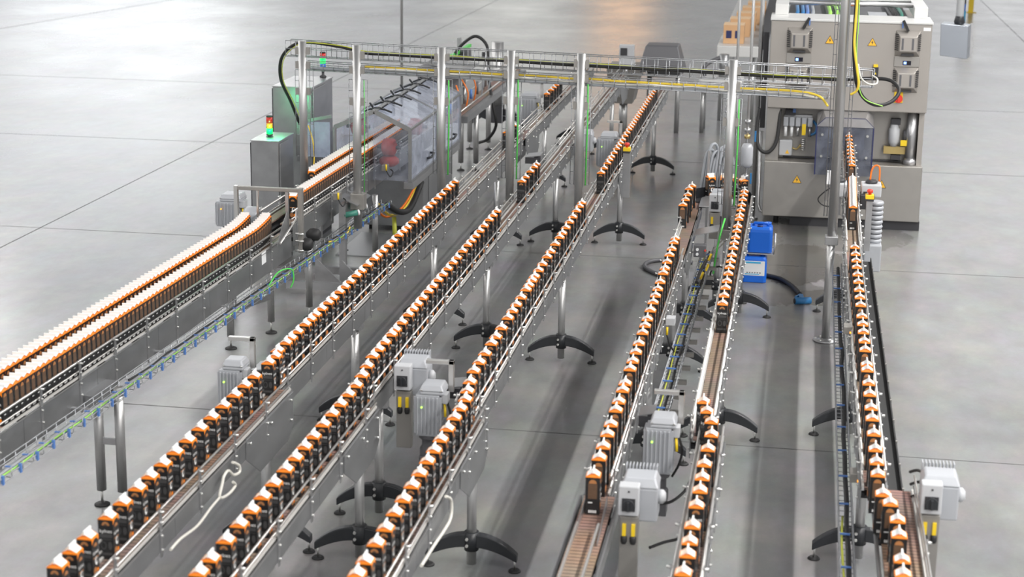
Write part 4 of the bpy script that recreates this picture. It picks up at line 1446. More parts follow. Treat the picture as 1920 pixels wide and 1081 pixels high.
for (px, py, lb) in ((632, 372, 'small grey sensor with yellow plug clamped before the second gantry post'), (722, 318, 'round grey sensor with yellow plug at the front of the guard hood')):
    p = at(px, py, X=-3.98)
    r = thing('proximity_sensor', lb, 'sensor', tuple(p), 'small sensors')
    MB().box(p.x - .03, p.x + .03, p.y - .03, p.y + .05, p.z - .01, p.z + .05).build('housing', M['tan'], r, bevel=.003)
    MB().cyl((p.x + .02, p.y - .035, p.z + .06), (p.x + .02, p.y - .035, p.z + .0), .009, n=8).build('plug', M['yellow'], r)
    MB().tube([(p.x + .02, p.y - .035, p.z), (p.x + .06, p.y - .04, p.z - .06), (p.x + .08, p.y, p.z - .02), (p.x + .05, p.y + .03, p.z)], .006, 7, 0, 4).build('lead', M['rubber'], r)

# ------------------------------------------------------------------ machine beyond the hood
r = thing('transfer_machine', 'cluttered steel machine with orange hoses behind the guard hood', 'machine', (-4.05, 21.5, 0))
for (x, y) in ((-4.12, 21.35), (-3.93, 21.35), (-4.3, 22.9), (-4.05, 22.9)):
    twin_leg(r, x, y, .80, .034)
MB().box(-4.4, -3.82, 20.2, 24.6, .78, .86).build('bed_frame', M['plate'], r)
MB().box(-4.05, -3.90, 19.6, 24.6, .862, .875).build('belt', M['belt'], r)
for xx in (-4.08, -3.86):
    MB().tube([(xx, 19.8, .95), (xx, 24.6, .95)], .009).build('guide_rail', M['rail'], r)
MB().box(-4.42, -4.12, 20.2, 21.2, .86, 1.42).build('gear_housing', M['motor_dark'], r, bevel=.01)
MB().hexa([(-4.3, 20.3, 1.44), (-3.85, 20.3, 1.36), (-3.85, 21.1, 1.36), (-4.3, 21.1, 1.44), (-4.3, 20.3, 1.452), (-3.85, 20.3, 1.372), (-3.85, 21.1, 1.372), (-4.3, 21.1, 1.452)]).build('slanted_cover', M['steel'], r)
for s in (0, 1):
    MB().box(-4.42, -4.38, 21.4 + s * 1.2, 21.5 + s * 1.2, .86, 1.5).build('upright', M['steel'], r)
MB().box(-4.42, -4.38, 20.4, 23.4, 1.30, 1.34).build('top_rail', M['green'], r)
for k in range(5):
    y = 20.0 + k * .5
    MB().tube([(-3.92 - .03 * (k % 2), y, 1.25), (-3.87, y - .02, 1.1), (-3.9, y + .02, .92)], .009, 8, 0, 4).build('hose', M['orange_cable' if k < 3 else 'grey_cable'], r)
for k in range(6):
    y = 20.1 + k * .42
    MB().cyl((-4.0, y, .9), (-4.0, y, 1.02 + .04 * (k % 3)), .018, n=10).build('air_cylinder', M[('sky', 'motor_dark', 'steel')[k % 3]], r)
MB().cyl((-3.98, 20.65, 1.26), (-3.95, 20.62, 1.26), .02, n=10).build('red_lamp', M['led_o'], r)
# column on castors with black hose arch
CX, CY = -4.21, 24.5
r = thing('camera_stand', 'thick round column on castors behind the guard hood, dark foot arms', 'stand', (CX, CY, 0))
MB().cyl((CX, CY, .3), (CX, CY, 1.25), .085, n=18).build('column', M['pole'], r)
MB().box(CX - .09, CX + .09, CY - .1, CY + .1, .12, .36).build('base_block', M['dark'], r)
for s_ in (-1, 1):
    MB().prism([(s_ * .05, .12), (s_ * .05, .32), (s_ * .25, .28), (s_ * .42, .12), (s_ * .36, .08), (s_ * .22, .18)], (CX, CY - .03, 0), (1, 0, 0), (0, 0, 1), (0, .07, 0)).build('foot_arm', M['black'], r)
    MB().cyl((CX + s_ * .39 - .02, CY, .06), (CX + s_ * .39 + .02, CY, .06), .06, n=16).build('castor', M['rubber'], r)
for (px, lb, wv_, m) in ((868, 'dark tilted device head sitting above the gantry tray, behind the third post', .085, 'motor_dark'), (908, 'pale small device head with black window above the gantry tray', .055, 'label')):
    p = at(px, 112, Y=22.6)
    q = thing('device_head', lb, 'device', (p.x, p.y, p.z), 'device heads behind the gantry')
    MB().box(p.x - wv_, p.x + wv_, p.y, p.y + .15, p.z, p.z + .13).build('housing', M[m], q, bevel=.012)
    MB().box(p.x - wv_ * .5, p.x + wv_ * .3, p.y - .012, p.y, p.z + .03, p.z + .1).build('window', M['dark'], q)
    MB().cyl((p.x, p.y + .08, .87), (p.x, p.y + .08, p.z), .022, n=10).build('stem', M['steel'], q)
cable('black_hose', 'black hose arching up behind the gantry and hanging down past the machine',
      [at(846, 114, Y=22.3), at(862, 88, Y=22.3), at(890, 68, Y=22.3), at(911, 82, Y=22.3), at(916, 110, Y=22.2), at(917, 150, Y=22.1), at(925, 200, Y=22.0), at(930, 235, Y=22.0), at(915, 260, Y=22.1), at(895, 268, Y=22.3)], .02, 'rubber', 6, cat='hose')

# ------------------------------------------------------------------ far ends: boxy support of the third line, dark machine
r = thing('end_support', 'boxy steel end support of the third line under the gantry tray', 'support', (-2.42, 24.8, 0))
MB().hexa([(-2.62, 24.5, .45), (-2.3, 24.5, .45), (-2.3, 25.1, .45), (-2.62, 25.1, .45), (-2.66, 24.4, .95), (-2.2, 24.4, .95), (-2.2, 25.2, .95), (-2.66, 25.2, .95)]).build('hopper', M['tan'], r)
MB().cyl((-2.45, 24.8, 0), (-2.45, 24.8, .46), .06, n=14).build('post', M['pole'], r)
r = thing('dark_drive_unit', 'dark rounded drive unit seen behind the gantry trays', 'machine', (-2.0, 24.4, .6))
MB().hexa([(-2.25, 24.6, .88), (-1.6, 24.6, .88), (-1.6, 25.2, .88), (-2.25, 25.2, .88), (-2.15, 24.7, 1.25), (-1.7, 24.7, 1.25), (-1.7, 25.1, 1.25), (-2.15, 25.1, 1.25)]).build('housing', M['motor_dark'], r, bevel=.02)
MB().box(-2.05, -1.68, 24.45, 24.6, .84, .98).build('drive_mouth', M['rubber'], r)
for x in (-2.1, -1.7):
    MB().cyl((x, 24.9, 0), (x, 24.9, .9), .035, n=10).build('leg', M['pole'], r)
r = thing('switch_box', 'distant grey box with black window behind the fifth gantry post', 'switch', (-2.33, 24.0, 1.0))
MB().box(-2.45, -2.25, 24.0, 24.12, 1.02, 1.32).build('housing', M['switch'], r, bevel=.005)
MB().box(-2.43, -2.34, 23.99, 24.0, 1.18, 1.28).build('window', M['dark'], r)
MB().cyl((-2.35, 24.06, .9), (-2.35, 24.06, 1.02), .02, n=10).build('stem', M['steel'], r)

# emergency stops
def estop(label, x, y, z0, z1, w=.042):
    r = thing('emergency_stop', label, 'emergency stop', (x, y, z0), 'emergency stop posts')
    MB().box(x - w / 2, x + w / 2, y - .02, y + .02, z0, z1).build('post', M['steel'], r, bevel=.003)
    h = MB().box(x - .036, x + .036, y - .045, y + .03, z1 + .018, z1 + .055).build('yellow_box', M['yellow'], r, bevel=.004)
    MB().box(x - .035, x + .035, y - .044, y + .029, z1, z1 + .018).build('black_base', M['dark'], h)
    MB().lathe((x, y - .01, z1 + .055), (x, y - .01, z1 + .1), [(.014, 0), (.014, .35), (.025, .4), (.025, .85), (.018, 1)], 16).build('mushroom_button', M['red'], h)
    return r


estop('emergency stop on grey post among the fourth line cartons', -1.655, 17.25, .58, 1.03, .075)
estop('emergency stop on grey post right of the rightmost line', .64, 15.2, .62, 1.06, .055)

# motor cluster beside the rightmost line
r = thing('gear_motor', 'white motor with corrugated body hanging right of the rightmost line', 'motor', (.68, 15.6, .55), 'gear motors')
b = MB()
for i in range(9):
    b.lathe((.72, 15.55, .62 + i * .042), (.72, 15.55, .655 + i * .042), [(.055, 0), (.064, .5), (.055, 1)], 16)
b.build('corrugated_body', M['motor'], r)
MB().box(.63, .78, 15.42, 15.68, .38, .62).build('finned_base', M['motor'], r, bevel=.01)
MB().box(.58, .70, 15.6, 15.8, .9, 1.02).build('dark_coupling', M['dark'], r)
for (px, x0, x1, z0, z1, lb) in ((0, .585, .76, .99, 1.10, 'pale sensor head right of the packed cartons'), (1, .33, .46, .98, 1.10, 'pale sensor head left of the packed cartons')):
    r = thing('photo_sensor', lb, 'sensor', ((x0 + x1) / 2, 15.5, z0), 'sensor heads')
    MB().box(x0, x1, 15.7, 15.9, z0, z1).build('housing', M['switch'], r, bevel=.01)
    MB().lathe(((x0 + x1) / 2, 15.8, z1), ((x0 + x1) / 2, 15.8, z1 + .03), [(.05, 0), (.055, .5), (.04, 1)], 16).build('cap', M['dark'], r)
    MB().box(x0 + .02, x0 + .05, 15.69, 15.7, z0 + .03, z0 + .05).build('window', M['dark'], r)
    MB().box((x0 + x1) / 2 - .02, (x0 + x1) / 2 + .02, 15.78, 15.84, .80, z0).build('stalk', M['steel'], r)
cable('orange_loop_cable', 'orange cable loop above the right sensor head', [Vector((.66, 15.8, 1.13)), Vector((.67, 15.8, 1.22)), Vector((.70, 15.8, 1.26)), Vector((.735, 15.8, 1.24)), Vector((.74, 15.8, 1.12))], .008, 'orange_cable', 6)
cable('black_loop_lead', 'thin black lead looping left of the tall thick gantry post', [Vector((.34, 15.6, 1.10)), Vector((.25, 15.6, 1.03)), Vector((.21, 15.6, .97)), Vector((.26, 15.6, .92)), Vector((.34, 15.6, .91))], .006, 'rubber', 6)
tag(MB().box(.275, .34, 15.55, 15.57, 1.12, 1.24).build('tag_plate', M['label']), 'small white plate behind the tall thick gantry post', 'plate')

# ------------------------------------------------------------------ filling machine
FX0, FX1, FY = -0.335, 1.33, 19.0
r = thing('filling_machine', 'large beige steel filling machine with vents and warning triangles, at the back right', 'machine', (.5, 20, 0))
MB().box(FX0, FX1, FY, FY + .55, 1.27, 2.20).build('upper_cabinet', M['tan2'], r, bevel=.01)
MB().box(FX0 - .008, FX1 + .008, FY - .012, FY + .6, 2.20, 2.225).build('cabinet_lid', M['lid'], r, bevel=.005)
base = MB().box(FX0, FX1, FY - .02, FY + 1.6, .10, .70).build('base_cabinet', M['tan'], r, bevel=.008)
MB().box(FX0 + .3, FX1 + .01, FY + .02, FY + 1.6, .0, .10).build('plinth', M['dark'], base)
MB().box(FX0 + .04, FX1 - .06, FY + .26, FY + 1.4, .70, 1.27).build('back_panel', M['tan'], r)
MB().box(FX0, FX0 + .14, FY + .03, FY + .3, .70, 1.27).build('left_jamb', M['tan'], r, bevel=.004)
b = MB()
b.cyl((FX1 - .13, FY + .13, .74), (FX1 - .13, FY + .13, 1.27), .055, n=20)
b.lathe((FX1 - .13, FY + .13, .70), (FX1 - .13, FY + .13, .77), [(.075, 0), (.075, .6), (.055, 1)], 20)
b.build('round_pillar', M['steel'], r)
MB().box(FX1 - .065, FX1 - .01, FY + .08, FY + .4, .70, 1.27).build('right_jamb', M['tan2'], r)
MB().box(FX0 + .19, FX1 - .22, FY + .22, FY + .255, .705, .72).build('dark_ledge', M['dark'], r)


def vent(x, z):
    w, h = .26, .27
    b = MB()
    y = FY
    b.hexa([(x - w / 2, y - .002, z - h / 2), (x + w / 2, y - .002, z - h / 2), (x + w / 2, y - .002, z + h / 2), (x - w / 2, y - .002, z + h / 2),
            (x - w / 2 + .045, y - .085, z - h / 2 + .06), (x + w / 2 - .045, y - .085, z - h / 2 + .06), (x + w / 2 - .045, y - .085, z + h / 2 - .06), (x - w / 2 + .045, y - .085, z + h / 2 - .06)])
    v = b.build('vent_hood', M['tan2'], r, bevel=.004)
    b = MB()
    for i in range(9):
        zz = z - h / 2 + .07 + i * .02
        for s in (-1, 1):
            b.obox((x + s * (w / 2 - .014), y - .034, zz), (s * .014, .026, 0), (s * .003, -.003, 0), (0, 0, .005))
    b.box(x - w * .25, x + w * .25, y - .06, y - .045, z - h / 2 + .012, z - h / 2 + .03)
    b.build('louvre', M['dark'], v)
    MB().box(x - w * .26, x - w * .18, y - .087, y - .084, z - h * .22, z + h * .22).build('grille', M['motor_dark'], v)
    MB().box(x + w * .14, x + w * .22, y - .087, y - .084, z - h * .22, z + h * .22).build('grille', M['motor_dark'], v)


VX = (-0.03, 1.09)
for x in VX:
    vent(x, 2.0)
    vent(x, 1.62)
    d = MB().box(x - .13, x + .13, FY - .012, FY, 1.757, 1.863).build('control_panel', M['tan'], r, bevel=.003)
    MB().box(x - .04, x + .045, FY - .016, FY - .012, 1.775, 1.82).build('screen', M['screen'], d)
    MB().box(x - .03, x - .002, FY - .018, FY - .016, 1.785, 1.81).build('lit_digits', M['lit'], d)
for (x, z, y) in ((.285, 2.015, FY), (.725, 2.005, FY), (.02, .515, FY - .02), (.915, .50, FY - .02)):
    s = .05
    t = MB().prism([(-s, -s * .85), (s, -s * .85), (0, s * .9)], (x, y - .004, z), (1, 0, 0), (0, 0, 1), (0, .003, 0)).build('warning_triangle', M['warn'], r)
    b = MB()
    o_, i_ = [(-s, -s * .85), (s, -s * .85), (0, s * .9)], [(-s * .86, -s * .77), (s * .86, -s * .77), (0, s * .76)]
    for k in range(3):
        k2 = (k + 1) % 3
        b.prism([o_[k], o_[k2], i_[k2], i_[k]], (x, y - .005, z), (1, 0, 0), (0, 0, 1), (0, .002, 0))
    b.prism([(.004, .02), (-.012, -.008), (-.001, -.006), (-.004, -.03), (.012, .0), (.001, -.001)], (x, y - .006, z), (1, 0, 0), (0, 0, 1), (0, .002, 0))
    b.build('lightning_mark', M['dark'], t)
k = MB().box(.745, .805, FY - .03, FY, 1.615, 1.745).build('lock_handle', M['dark'], r, bevel=.004)
MB().box(.752, .798, FY - .034, FY - .002, 1.745, 1.772).build('lock_top', M['yellow'], k)
MB().prism([(-.012, -.01), (.012, -.01), (0, .012)], (.775, FY - .034, 1.68), (1, 0, 0), (0, 0, 1), (0, .003, 0)).build('lock_mark', M['yellow'], k)
k = MB().box(.985, 1.075, FY - .01, FY, 1.375, 1.49).build('main_switch', M['yellow'], r, bevel=.003)
kk = MB()
kk.cyl((1.03, FY - .01, 1.42), (1.03, FY - .03, 1.42), .044, n=24)
kk.box(1.022, 1.038, FY - .045, FY - .03, 1.385, 1.455)
kk.build('rotary_handle', M['red'], k)
MB().box(1.24, 1.315, FY - .004, FY, 2.135, 2.17).build('name_plate', M['label'], r)
for (x, s) in ((.035, 1), (1.055, -1)):
    MB().bar((x - s * .03, FY - .03, 2.13), (x + s * .025, FY - .03, 2.24), .028, .03, up=(0, 1, 0)).build('lever', M['rubber'], r)
    MB().bar((x + s * .03, FY - .02, 2.16), (x + s * .03, FY - .02, 2.23), .014, .014, up=(0, 1, 0)).build('lever_tab', M['sky'], r)
# guard in the middle
gx0, gx1, gz0, gz1 = .20, .79, .60, 1.21
poly = [(gx0, gz0), (gx1, gz0), (gx1, gz1 - .09), (gx1 - .09, gz1), (gx0 + .09, gz1), (gx0, gz1 - .09)]
b = MB()
c0 = (.545 - .11, .60)
b.add([(x, FY - .16, z) for x, z in poly], [list(range(6))])
b.add([(gx0, FY - .16, gz0), (gx0, FY + .1, gz0), (gx0, FY + .1, gz1 - .09), (gx0, FY - .16, gz1 - .09)], [(0, 1, 2, 3)])
b.add([(gx1, FY - .16, gz0), (gx1, FY + .1, gz0), (gx1, FY + .1, gz1 - .09), (gx1, FY - .16, gz1 - .09)], [(0, 1, 2, 3)])
b.build('guard_pane', M['smoke'], r)
b = MB()
for i in range(6):
    (xa, za), (xb, zb_) = poly[i], poly[(i + 1) % 6]
    if i:
        b.bar((xa, FY - .16, za), (xb, FY - .16, zb_), .012, .012, up=(0, 1, 0))
for (x, z) in ((gx0 + .06, gz1 - .18), (gx1 - .06, gz1 - .18), (gx0 + .06, gz0 + .2), (gx1 - .06, gz0 + .2)):
    b.cyl((x, FY - .168, z), (x, FY - .15, z), .014, n=10, m=1)
b.build('guard_edge', [M['navy'], M['bolt']], r)
MB().hexa([(gx0, FY - .17, gz1 - .09), (gx0 + .09, FY - .17, gz1), (gx1 - .09, FY - .17, gz1), (gx1, FY - .17, gz1 - .09), (gx0 - .0, FY + .02, gz1 + .02), (gx0 + .06, FY + .02, gz1 + .06), (gx1 - .06, FY + .02, gz1 + .06), (gx1, FY + .02, gz1 + .02)]).build('guard_roof', M['steel'], r)
b = MB()
for x in (.30, .66):
    b.box(x - .05, x + .05, FY + .1, FY + .14, .85, 1.05)
b.build('inner_plate', M['steel'], r)
# pneumatics left
pn = MB().box(-.15, .15, FY + .18, FY + .26, 1.06, 1.18).build('valve_block', M['switch'], r, bevel=.006)
for k in range(5):
    x = -.13 + k * .065
    MB().box(x - .026, x + .026, FY + .13, FY + .18, 1.06, 1.16).build('valve', M['motor'], pn, bevel=.005)
    if k != 3:
        MB().cyl((x, FY + .16, .95), (x, FY + .16, 1.06), .017, n=12).build('bowl', M['label' if k < 2 else 'steel'], pn)
MB().box(.045, .085, FY + .122, FY + .13, .97, 1.09).build('yellow_tag', M['yellow'], pn)
MB().box(-.14, -.03, FY + .14, FY + .25, 1.18, 1.24).build('valve_head', M['dark'], pn)
MB().box(-.06, -.03, FY + .135, FY + .16, 1.21, 1.25).build('blue_knob', M['sky'], pn)
b = MB()
for i in range(6):
    b.lathe((.065, FY + .16, .80 + i * .022), (.065, FY + .16, .818 + i * .022), [(.022, 0), (.026, .5), (.022, 1)], 12)
b.build('silencer', M['rail'], pn)
jb = MB().box(-.19, -.05, FY + .15, FY + .26, .735, .905).build('junction_box', M['switch'], r, bevel=.012)
MB().prism([(-.022, -.02), (.022, -.02), (0, .022)], (-.10, FY + .147, .78), (1, 0, 0), (0, 0, 1), (0, .003, 0)).build('warning_mark', M['warn'], jb)
MB().tube([(-.05, FY + .18, .82), (.0, FY + .17, .81), (.04, FY + .16, .86)], .012, 8, 0, 4).build('copper_lead', M['brass'], r)
MB().tube([(.16, FY + .18, 1.12), (.20, FY + .15, 1.07), (.19, FY + .15, 1.0), (.14, FY + .16, .97)], .014, 8, 0, 5).build('blue_hose', M['hoseblue'], r)
# pneumatics right
pr = MB()
pr.lathe((1.02, FY + .17, .88), (1.02, FY + .17, 1.12), [(.03, 0), (.05, .15), (.06, .25), (.06, .8), (.045, .85), (.045, 1)], 18)
pr = pr.build('regulator', M['switch'], r)
MB().box(.98, 1.08, FY + .13, FY + .22, 1.12, 1.18).build('regulator_head', M['dark'], pr)
MB().cyl((1.15, FY + .17, .92), (1.15, FY + .17, 1.06), .035, n=14).build('gauge_body', M['motor_dark'], pr)
MB().box(1.09, 1.19, FY + .10, FY + .12, .90, .96).build('yellow_tag', M['yellow'], pr)
MB().box(.92, 1.2, FY + .16, FY + .22, .80, .88).build('manifold', M['brass'], pr)
MB().box(1.0, 1.1, FY + .14, FY + .2, .74, .79).build('outlet', M['dark'], pr)
# frame on top and coloured lines inside
for s, x in ((-1, FX0 + .10), (1, FX1 - .1)):
    MB().box(x - .07, x + .07, FY + .4, FY + 3.2, 2.225, 2.34).build('perforated_side', M['lid'], r, bevel=.004)
for i in range(4):
    y = FY + .75 + i * .5
    MB().cyl((FX0 + .17, y, 2.33), (FX1 - .17, y, 2.33), .028, n=12).build('cross_bar', M['steel'], r)
for k, (x, m) in enumerate(((-.08, 'hoseblue'), (-.02, 'hoseblue'), (.03, 'sky'), (.09, 'grey_cable'), (.28, 'lime'), (.36, 'lime'), (.42, 'green'), (.98, 'rubber'), (1.06, 'petrol'))):
    MB().tube([(x, FY + .62, 2.16), (x + .01, FY + 1.2, 2.19), (x - .02, FY + 3.0, 2.19)], .022, 8).build('hose', M[m], r)
MB().box(FX0 + .17, FX1 - .17, FY + .56, FY + 3.2, 2.06, 2.12).build('inner_deck', M['motor_dark'], r)
MB().box(.42, .56, FY + .63, FY + .75, 2.14, 2.2).build('orange_block', M['orange_cable'], r)
MB().box(.7, .9, FY + .8, FY + 1.3, 2.13, 2.2).build('inner_box', M['motor'], r)
MB().box(FX0, FX1, FY + .6, FY + 3.2, 1.0, 2.06).build('rear_body', M['tan'], r)
# side column and hoses at the left of the machine
c = MB().box(FX0 - .075, FX0 - .02, FY + .2, FY + .27, 1.02, 2.05).build('side_column', M['dark'], r)
MB().tube([(FX0 - .05, FY + .1, 1.0), (FX0 - .05, FY + .1, .2), (FX0 - .02, FY + .08, .13), (FX0 + .04, FY + .06, .12)], .018, 10).build('drain_pipe', M['steel'], r)
MB().tube([(FX0 - .08, FY + .1, 1.25), (FX0 - .10, FY + .05, 1.0), (FX0 - .06, FY - .02, .83), (FX0 + .04, FY - .03, .80), (FX0 + .12, FY, .93), (FX0 + .14, FY + .05, 1.25)], .02, 9, 0, 6).build('loop_hose', M['rubber'], r)
for (x, y) in ((FX0 + .15, FY + .15), (FX1 - .2, FY + .5)):
    MB().cyl((x, y, 0), (x, y, .11), .03, n=12).build('foot', M['rubber'], r)

# ------------------------------------------------------------------ service riser pipes left of the machine
def riser(label, x, y, z1, rr, extra=None):
    r = thing('service_pipe', label, 'pipe', (x, y, 0), 'riser pipes')
    MB().cyl((x, y, 0), (x, y, z1), rr, n=12).build('pipe', M['pole'], r)
    MB().lathe((x, y, 0), (x, y, .02), [(rr * 2.4, 0), (rr * 2.2, 1)], 16).build('floor_collar', M['steel'], r)
    return r


r = riser('thin riser pipe with filter bowl and blue valve levers beside the machine', -.46, 16.5, 4.4, .014)
MB().lathe((-.455, 16.44, 1.08), (-.455, 16.44, 1.30), [(.03, 0), (.052, .08), (.055, .2), (.055, .85), (.04, 1)], 18).build('filter_bowl', M['motor'], r)
for zz, m in ((1.42, 'steel'), (1.50, 'steel'), (1.36, 'brass'), (.98, 'steel'), (.90, 'brass')):
    MB().cyl((-.46, 16.5, zz - .018), (-.46, 16.5, zz + .018), .028, n=10).build('fitting', M[m], r)
for (x, z) in ((-.385, 1.42), (-.41, 1.02)):
    MB().box(x - .008, x + .008, 16.46, 16.475, z - .10, z).build('valve_lever', M['hoseblue'], r)
riser('thin left riser pipe at the back behind the overhead tray', -.62, 17.5, 4.4, .014)
riser('riser pipe standing close to the left edge of the filling machine', -.44, 19.25, 4.6, .024)
riser('thin tall pipe standing alone behind the clear guard hood', -6.0, 26.3, 4.6, .02)
r = thing('junction_box', 'grey box on post beside the filter bowl behind the turn', 'box', (-.60, 16.3, .9))
MB().box(-.66, -.575, 16.25, 16.34, 1.06, 1.30).build('housing', M['switch'], r, bevel=.006)
MB().cyl((-.62, 16.3, 0), (-.62, 16.3, 1.06), .015, n=10).build('post', M['steel'], r)
# coil of grey hoses behind the turn
for k in range(7):
    x = -.84 + k * .028
    zt_ = 1.25 + .05 * math.sin(k * 1.7)
    cable('grey_hose', ['grey hose, leftmost of the bundle arching behind the turn', 'grey hose, second of the bundle arching behind the turn', 'grey hose, third of the bundle arching behind the turn',
                        'grey hose, middle of the bundle arching behind the turn', 'grey hose, fifth of the bundle arching behind the turn', 'grey hose, sixth of the bundle arching behind the turn',
                        'grey hose, rightmost of the bundle arching behind the turn'][k],
          [Vector((x - .02, 16.12, .80)), Vector((x, 16.12, 1.05)), Vector((x + .03, 16.14, zt_)), Vector((x + .09, 16.2, zt_ + .0)), Vector((x + .12, 16.25, 1.0)), Vector((x + .2, 16.2, .75))], .014, 'grey_cable', 6, cat='hose', group='grey hoses behind the turn')
tag(MB().box(-.80, -.78, 16.08, 16.1, 0, 1.28).build('hose_bracket', M['steel']), 'upright steel strip holding the grey hose bundle', 'bracket')

# clutter inside the turn
r = thing('sensor_bracket', 'pale folded sheet bracket with grey box and yellow plugs below the turn switch', 'sensor', (-.68, 14.4, .6))
MB().hexa([(-.80, 14.35, .86), (-.60, 14.35, .91), (-.60, 14.6, .91), (-.80, 14.6, .86), (-.80, 14.35, .868), (-.60, 14.35, .918), (-.60, 14.6, .918), (-.80, 14.6, .868)]).build('sheet', M['steel'], r)
MB().box(-.605, -.60, 14.35, 14.6, .83, .915).build('sheet_lip', M['steel'], r)
jb = MB().box(-.79, -.69, 14.2, 14.28, .72, .82).build('grey_box', M['motor_dark'], r, bevel=.005)
for zz in (.745, .785):
    MB().cyl((-.76, 14.2, zz), (-.76, 14.19, zz), .012, n=10).build('button', M['label'], jb)
MB().cyl((-.695, 14.2, .78), (-.695, 14.19, .78), .008, n=10).build('red_button', M['red'], jb)
for (x, y, z) in ((-.66, 14.1, .72), (-.67, 13.9, .68), (-.70, 13.7, .66)):
    MB().bar((x, y, z), (x + .02, y + .03, z + .05), .014, .014).build('plug', M['yellow'], r)
MB().tube([(-.68, 14.1, .72), (-.71, 13.85, .69), (-.72, 13.5, .68)], .012, 8, 0, 4).build('lead', M['rubber'], r)
cable('green_drop_cable', 'green cable running down behind the turn switch to the floor', [Vector((-.56, 14.55, .98)), Vector((-.60, 14.4, .8)), Vector((-.63, 14.35, .55))], .008, 'green', 5)
r = thing('cable_coil', 'black coiled cable ring beside the sixth line support foot', 'cable', (-.60, 14.9, .3))
b = MB()
b.tube([(-.60 + .075 * math.cos(a * PI / 10), 14.85, .42 + .075 * math.sin(a * PI / 10)) for a in range(21)], .008)
b.build('ring', M['rubber'], r)
MB().tube([(-.53, 14.85, .42), (-.5, 14.9, .55), (-.5, 15.0, .7)], .008, 7, 0, 4).build('tail', M['rubber'], r)
r = thing('tie_rod', 'two thin pale rods slanting between the turn support and the sixth line', 'rod', (-.55, 14.9, .6))
for k in range(2):
    MB().tube([(-.70, 14.6, .60 + k * .03), (-.50, 15.0, .76 + k * .05)], .006).build('rod', M['white_cable'], r)

# ------------------------------------------------------------------ jerrycans and hose by the sixth line
def jerrycan(label, x, y, z, labelled):
    r = thing('jerrycan', label, 'jerrycan', (x, y, z), 'blue jerrycans')
    b = MB()
    w, d, h = .115, .115, .25
    prof = [(1, 0), (1, .78), (.97, .88), (.86, .96)]
    rings = []
    for k, t in prof:
        rings.append([(x + sx * (w * k - .03 * 0) * cx_, y + sy * d * k * cy_, z + h * t) for (sx, sy, cx_, cy_) in
                      ((-1, -1, .8, 1), (1, -1, .8, 1), (1, -1, 1, .8), (1, 1, 1, .8), (1, 1, .8, 1), (-1, 1, .8, 1), (-1, 1, 1, .8), (-1, -1, 1, .8))])
    b.rings(rings, smooth=False)
    b.build('body', M['blue'], r, bevel=.006)
    b = MB().tube([(x - .07, y - .01, z + h * .96), (x - .06, y - .01, z + h * 1.06), (x + .06, y - .01, z + h * 1.06), (x + .07, y - .01, z + h * .96)], .014, 8)
    b.build('handle', M['blue'], r)
    MB().cyl((x + .07, y + .07, z + h * .95), (x + .07, y + .07, z + h * 1.04), .028, n=16).build('cap', M['blue'], r)
    if labelled:
        l = MB().box(x - .098, x + .098, y - d - .002, y - d, z + h * .28, z + h * .84).build('label_sheet', M['label'], r)
        MB().box(x - .08, x + .06, y - d - .004, y - d - .002, z + h * .75, z + h * .81).build('label_stripe', M['label2'], l)
        MB().box(x - .085, x + .05, y - d - .004, y - d - .002, z + h * .32, z + h * .35).build('label_stripe', M['label2'], l)
        for k in range(6):
            MB().box(x - .07 + k * .024, x - .058 + k * .024, y - d - .0035, y - d - .002, z + h * .37, z + h * .41).build('label_mark', M['motor_dark'], l)
    else:
        for k in range(2):
            MB().cyl((x - .03, y - d * .6 + k * .1, z + h * .965), (x + .02, y - d * .6 + k * .1, z + h * .97), .012, n=8).build('recess', M['navy'], r)
    return r


jerrycan('lower blue jerrycan with white label, standing on the floor beside the sixth line', -.335, 16.45, 0, True)
jerrycan('upper blue jerrycan in a pale wire holder, above the labelled one', -.295, 16.52, .275, False)
r = thing('can_holder', 'pale steel rod holder around the upper blue jerrycan', 'holder', (-.3, 16.5, .30))
MB().box(-.43, -.165, 16.39, 16.66, .262, .272).build('shelf', M['rail'], r)
MB().tube([(-.165, 16.40, .27), (-.15, 16.40, .37), (-.155, 16.44, .46)], .008, 8).build('rod', M['rail'], r)
MB().tube([(-.46, 16.68, 0), (-.46, 16.68, .6)], .012, 8).build('stand', M['rail'], r)
cable('washdown_hose', 'dark grey hose on the floor leading to the blue coupling',
      [at(1432, 515, z=.022), at(1462, 522, z=.022), at(1485, 536, z=.022), at(1500, 552, z=.03)], .022, 'rubber', 6, cat='hose')
p = at(1505, 562, z=.04)
r = thing('hose_coupling', 'blue plastic hose nozzle lying on the floor', 'nozzle', (p.x, p.y, 0))
MB().cyl((p.x - .07, p.y - .03, .034), (p.x + .07, p.y + .02, .034), .032, n=14).build('barrel', M['hoseblue'], r)
MB().cyl((p.x - .075, p.y - .032, .034), (p.x - .06, p.y - .027, .034), .024, n=14).build('mouth', M['rubber'], r)
b = MB()
b.bar((p.x - .01, p.y, .05), (p.x - .02, p.y + .10, .055), .04, .03)
b.bar((p.x - .065, p.y + .02, .055), (p.x - .02, p.y + .11, .06), .016, .02)
b.build('trigger', M['hoseblue'], r)
cable('floor_hose', 'grey hose curving on the floor left of the fifth line',
      [Vector((-.95, 16.95, .02)), Vector((-1.2, 17.0, .02)), Vector((-1.36, 16.9, .02)), Vector((-1.40, 16.7, .02)), Vector((-1.32, 16.5, .02)), Vector((-1.15, 16.3, .02)), Vector((-.95, 16.2, .02))], .02, 'motor_dark', 6, cat='hose')
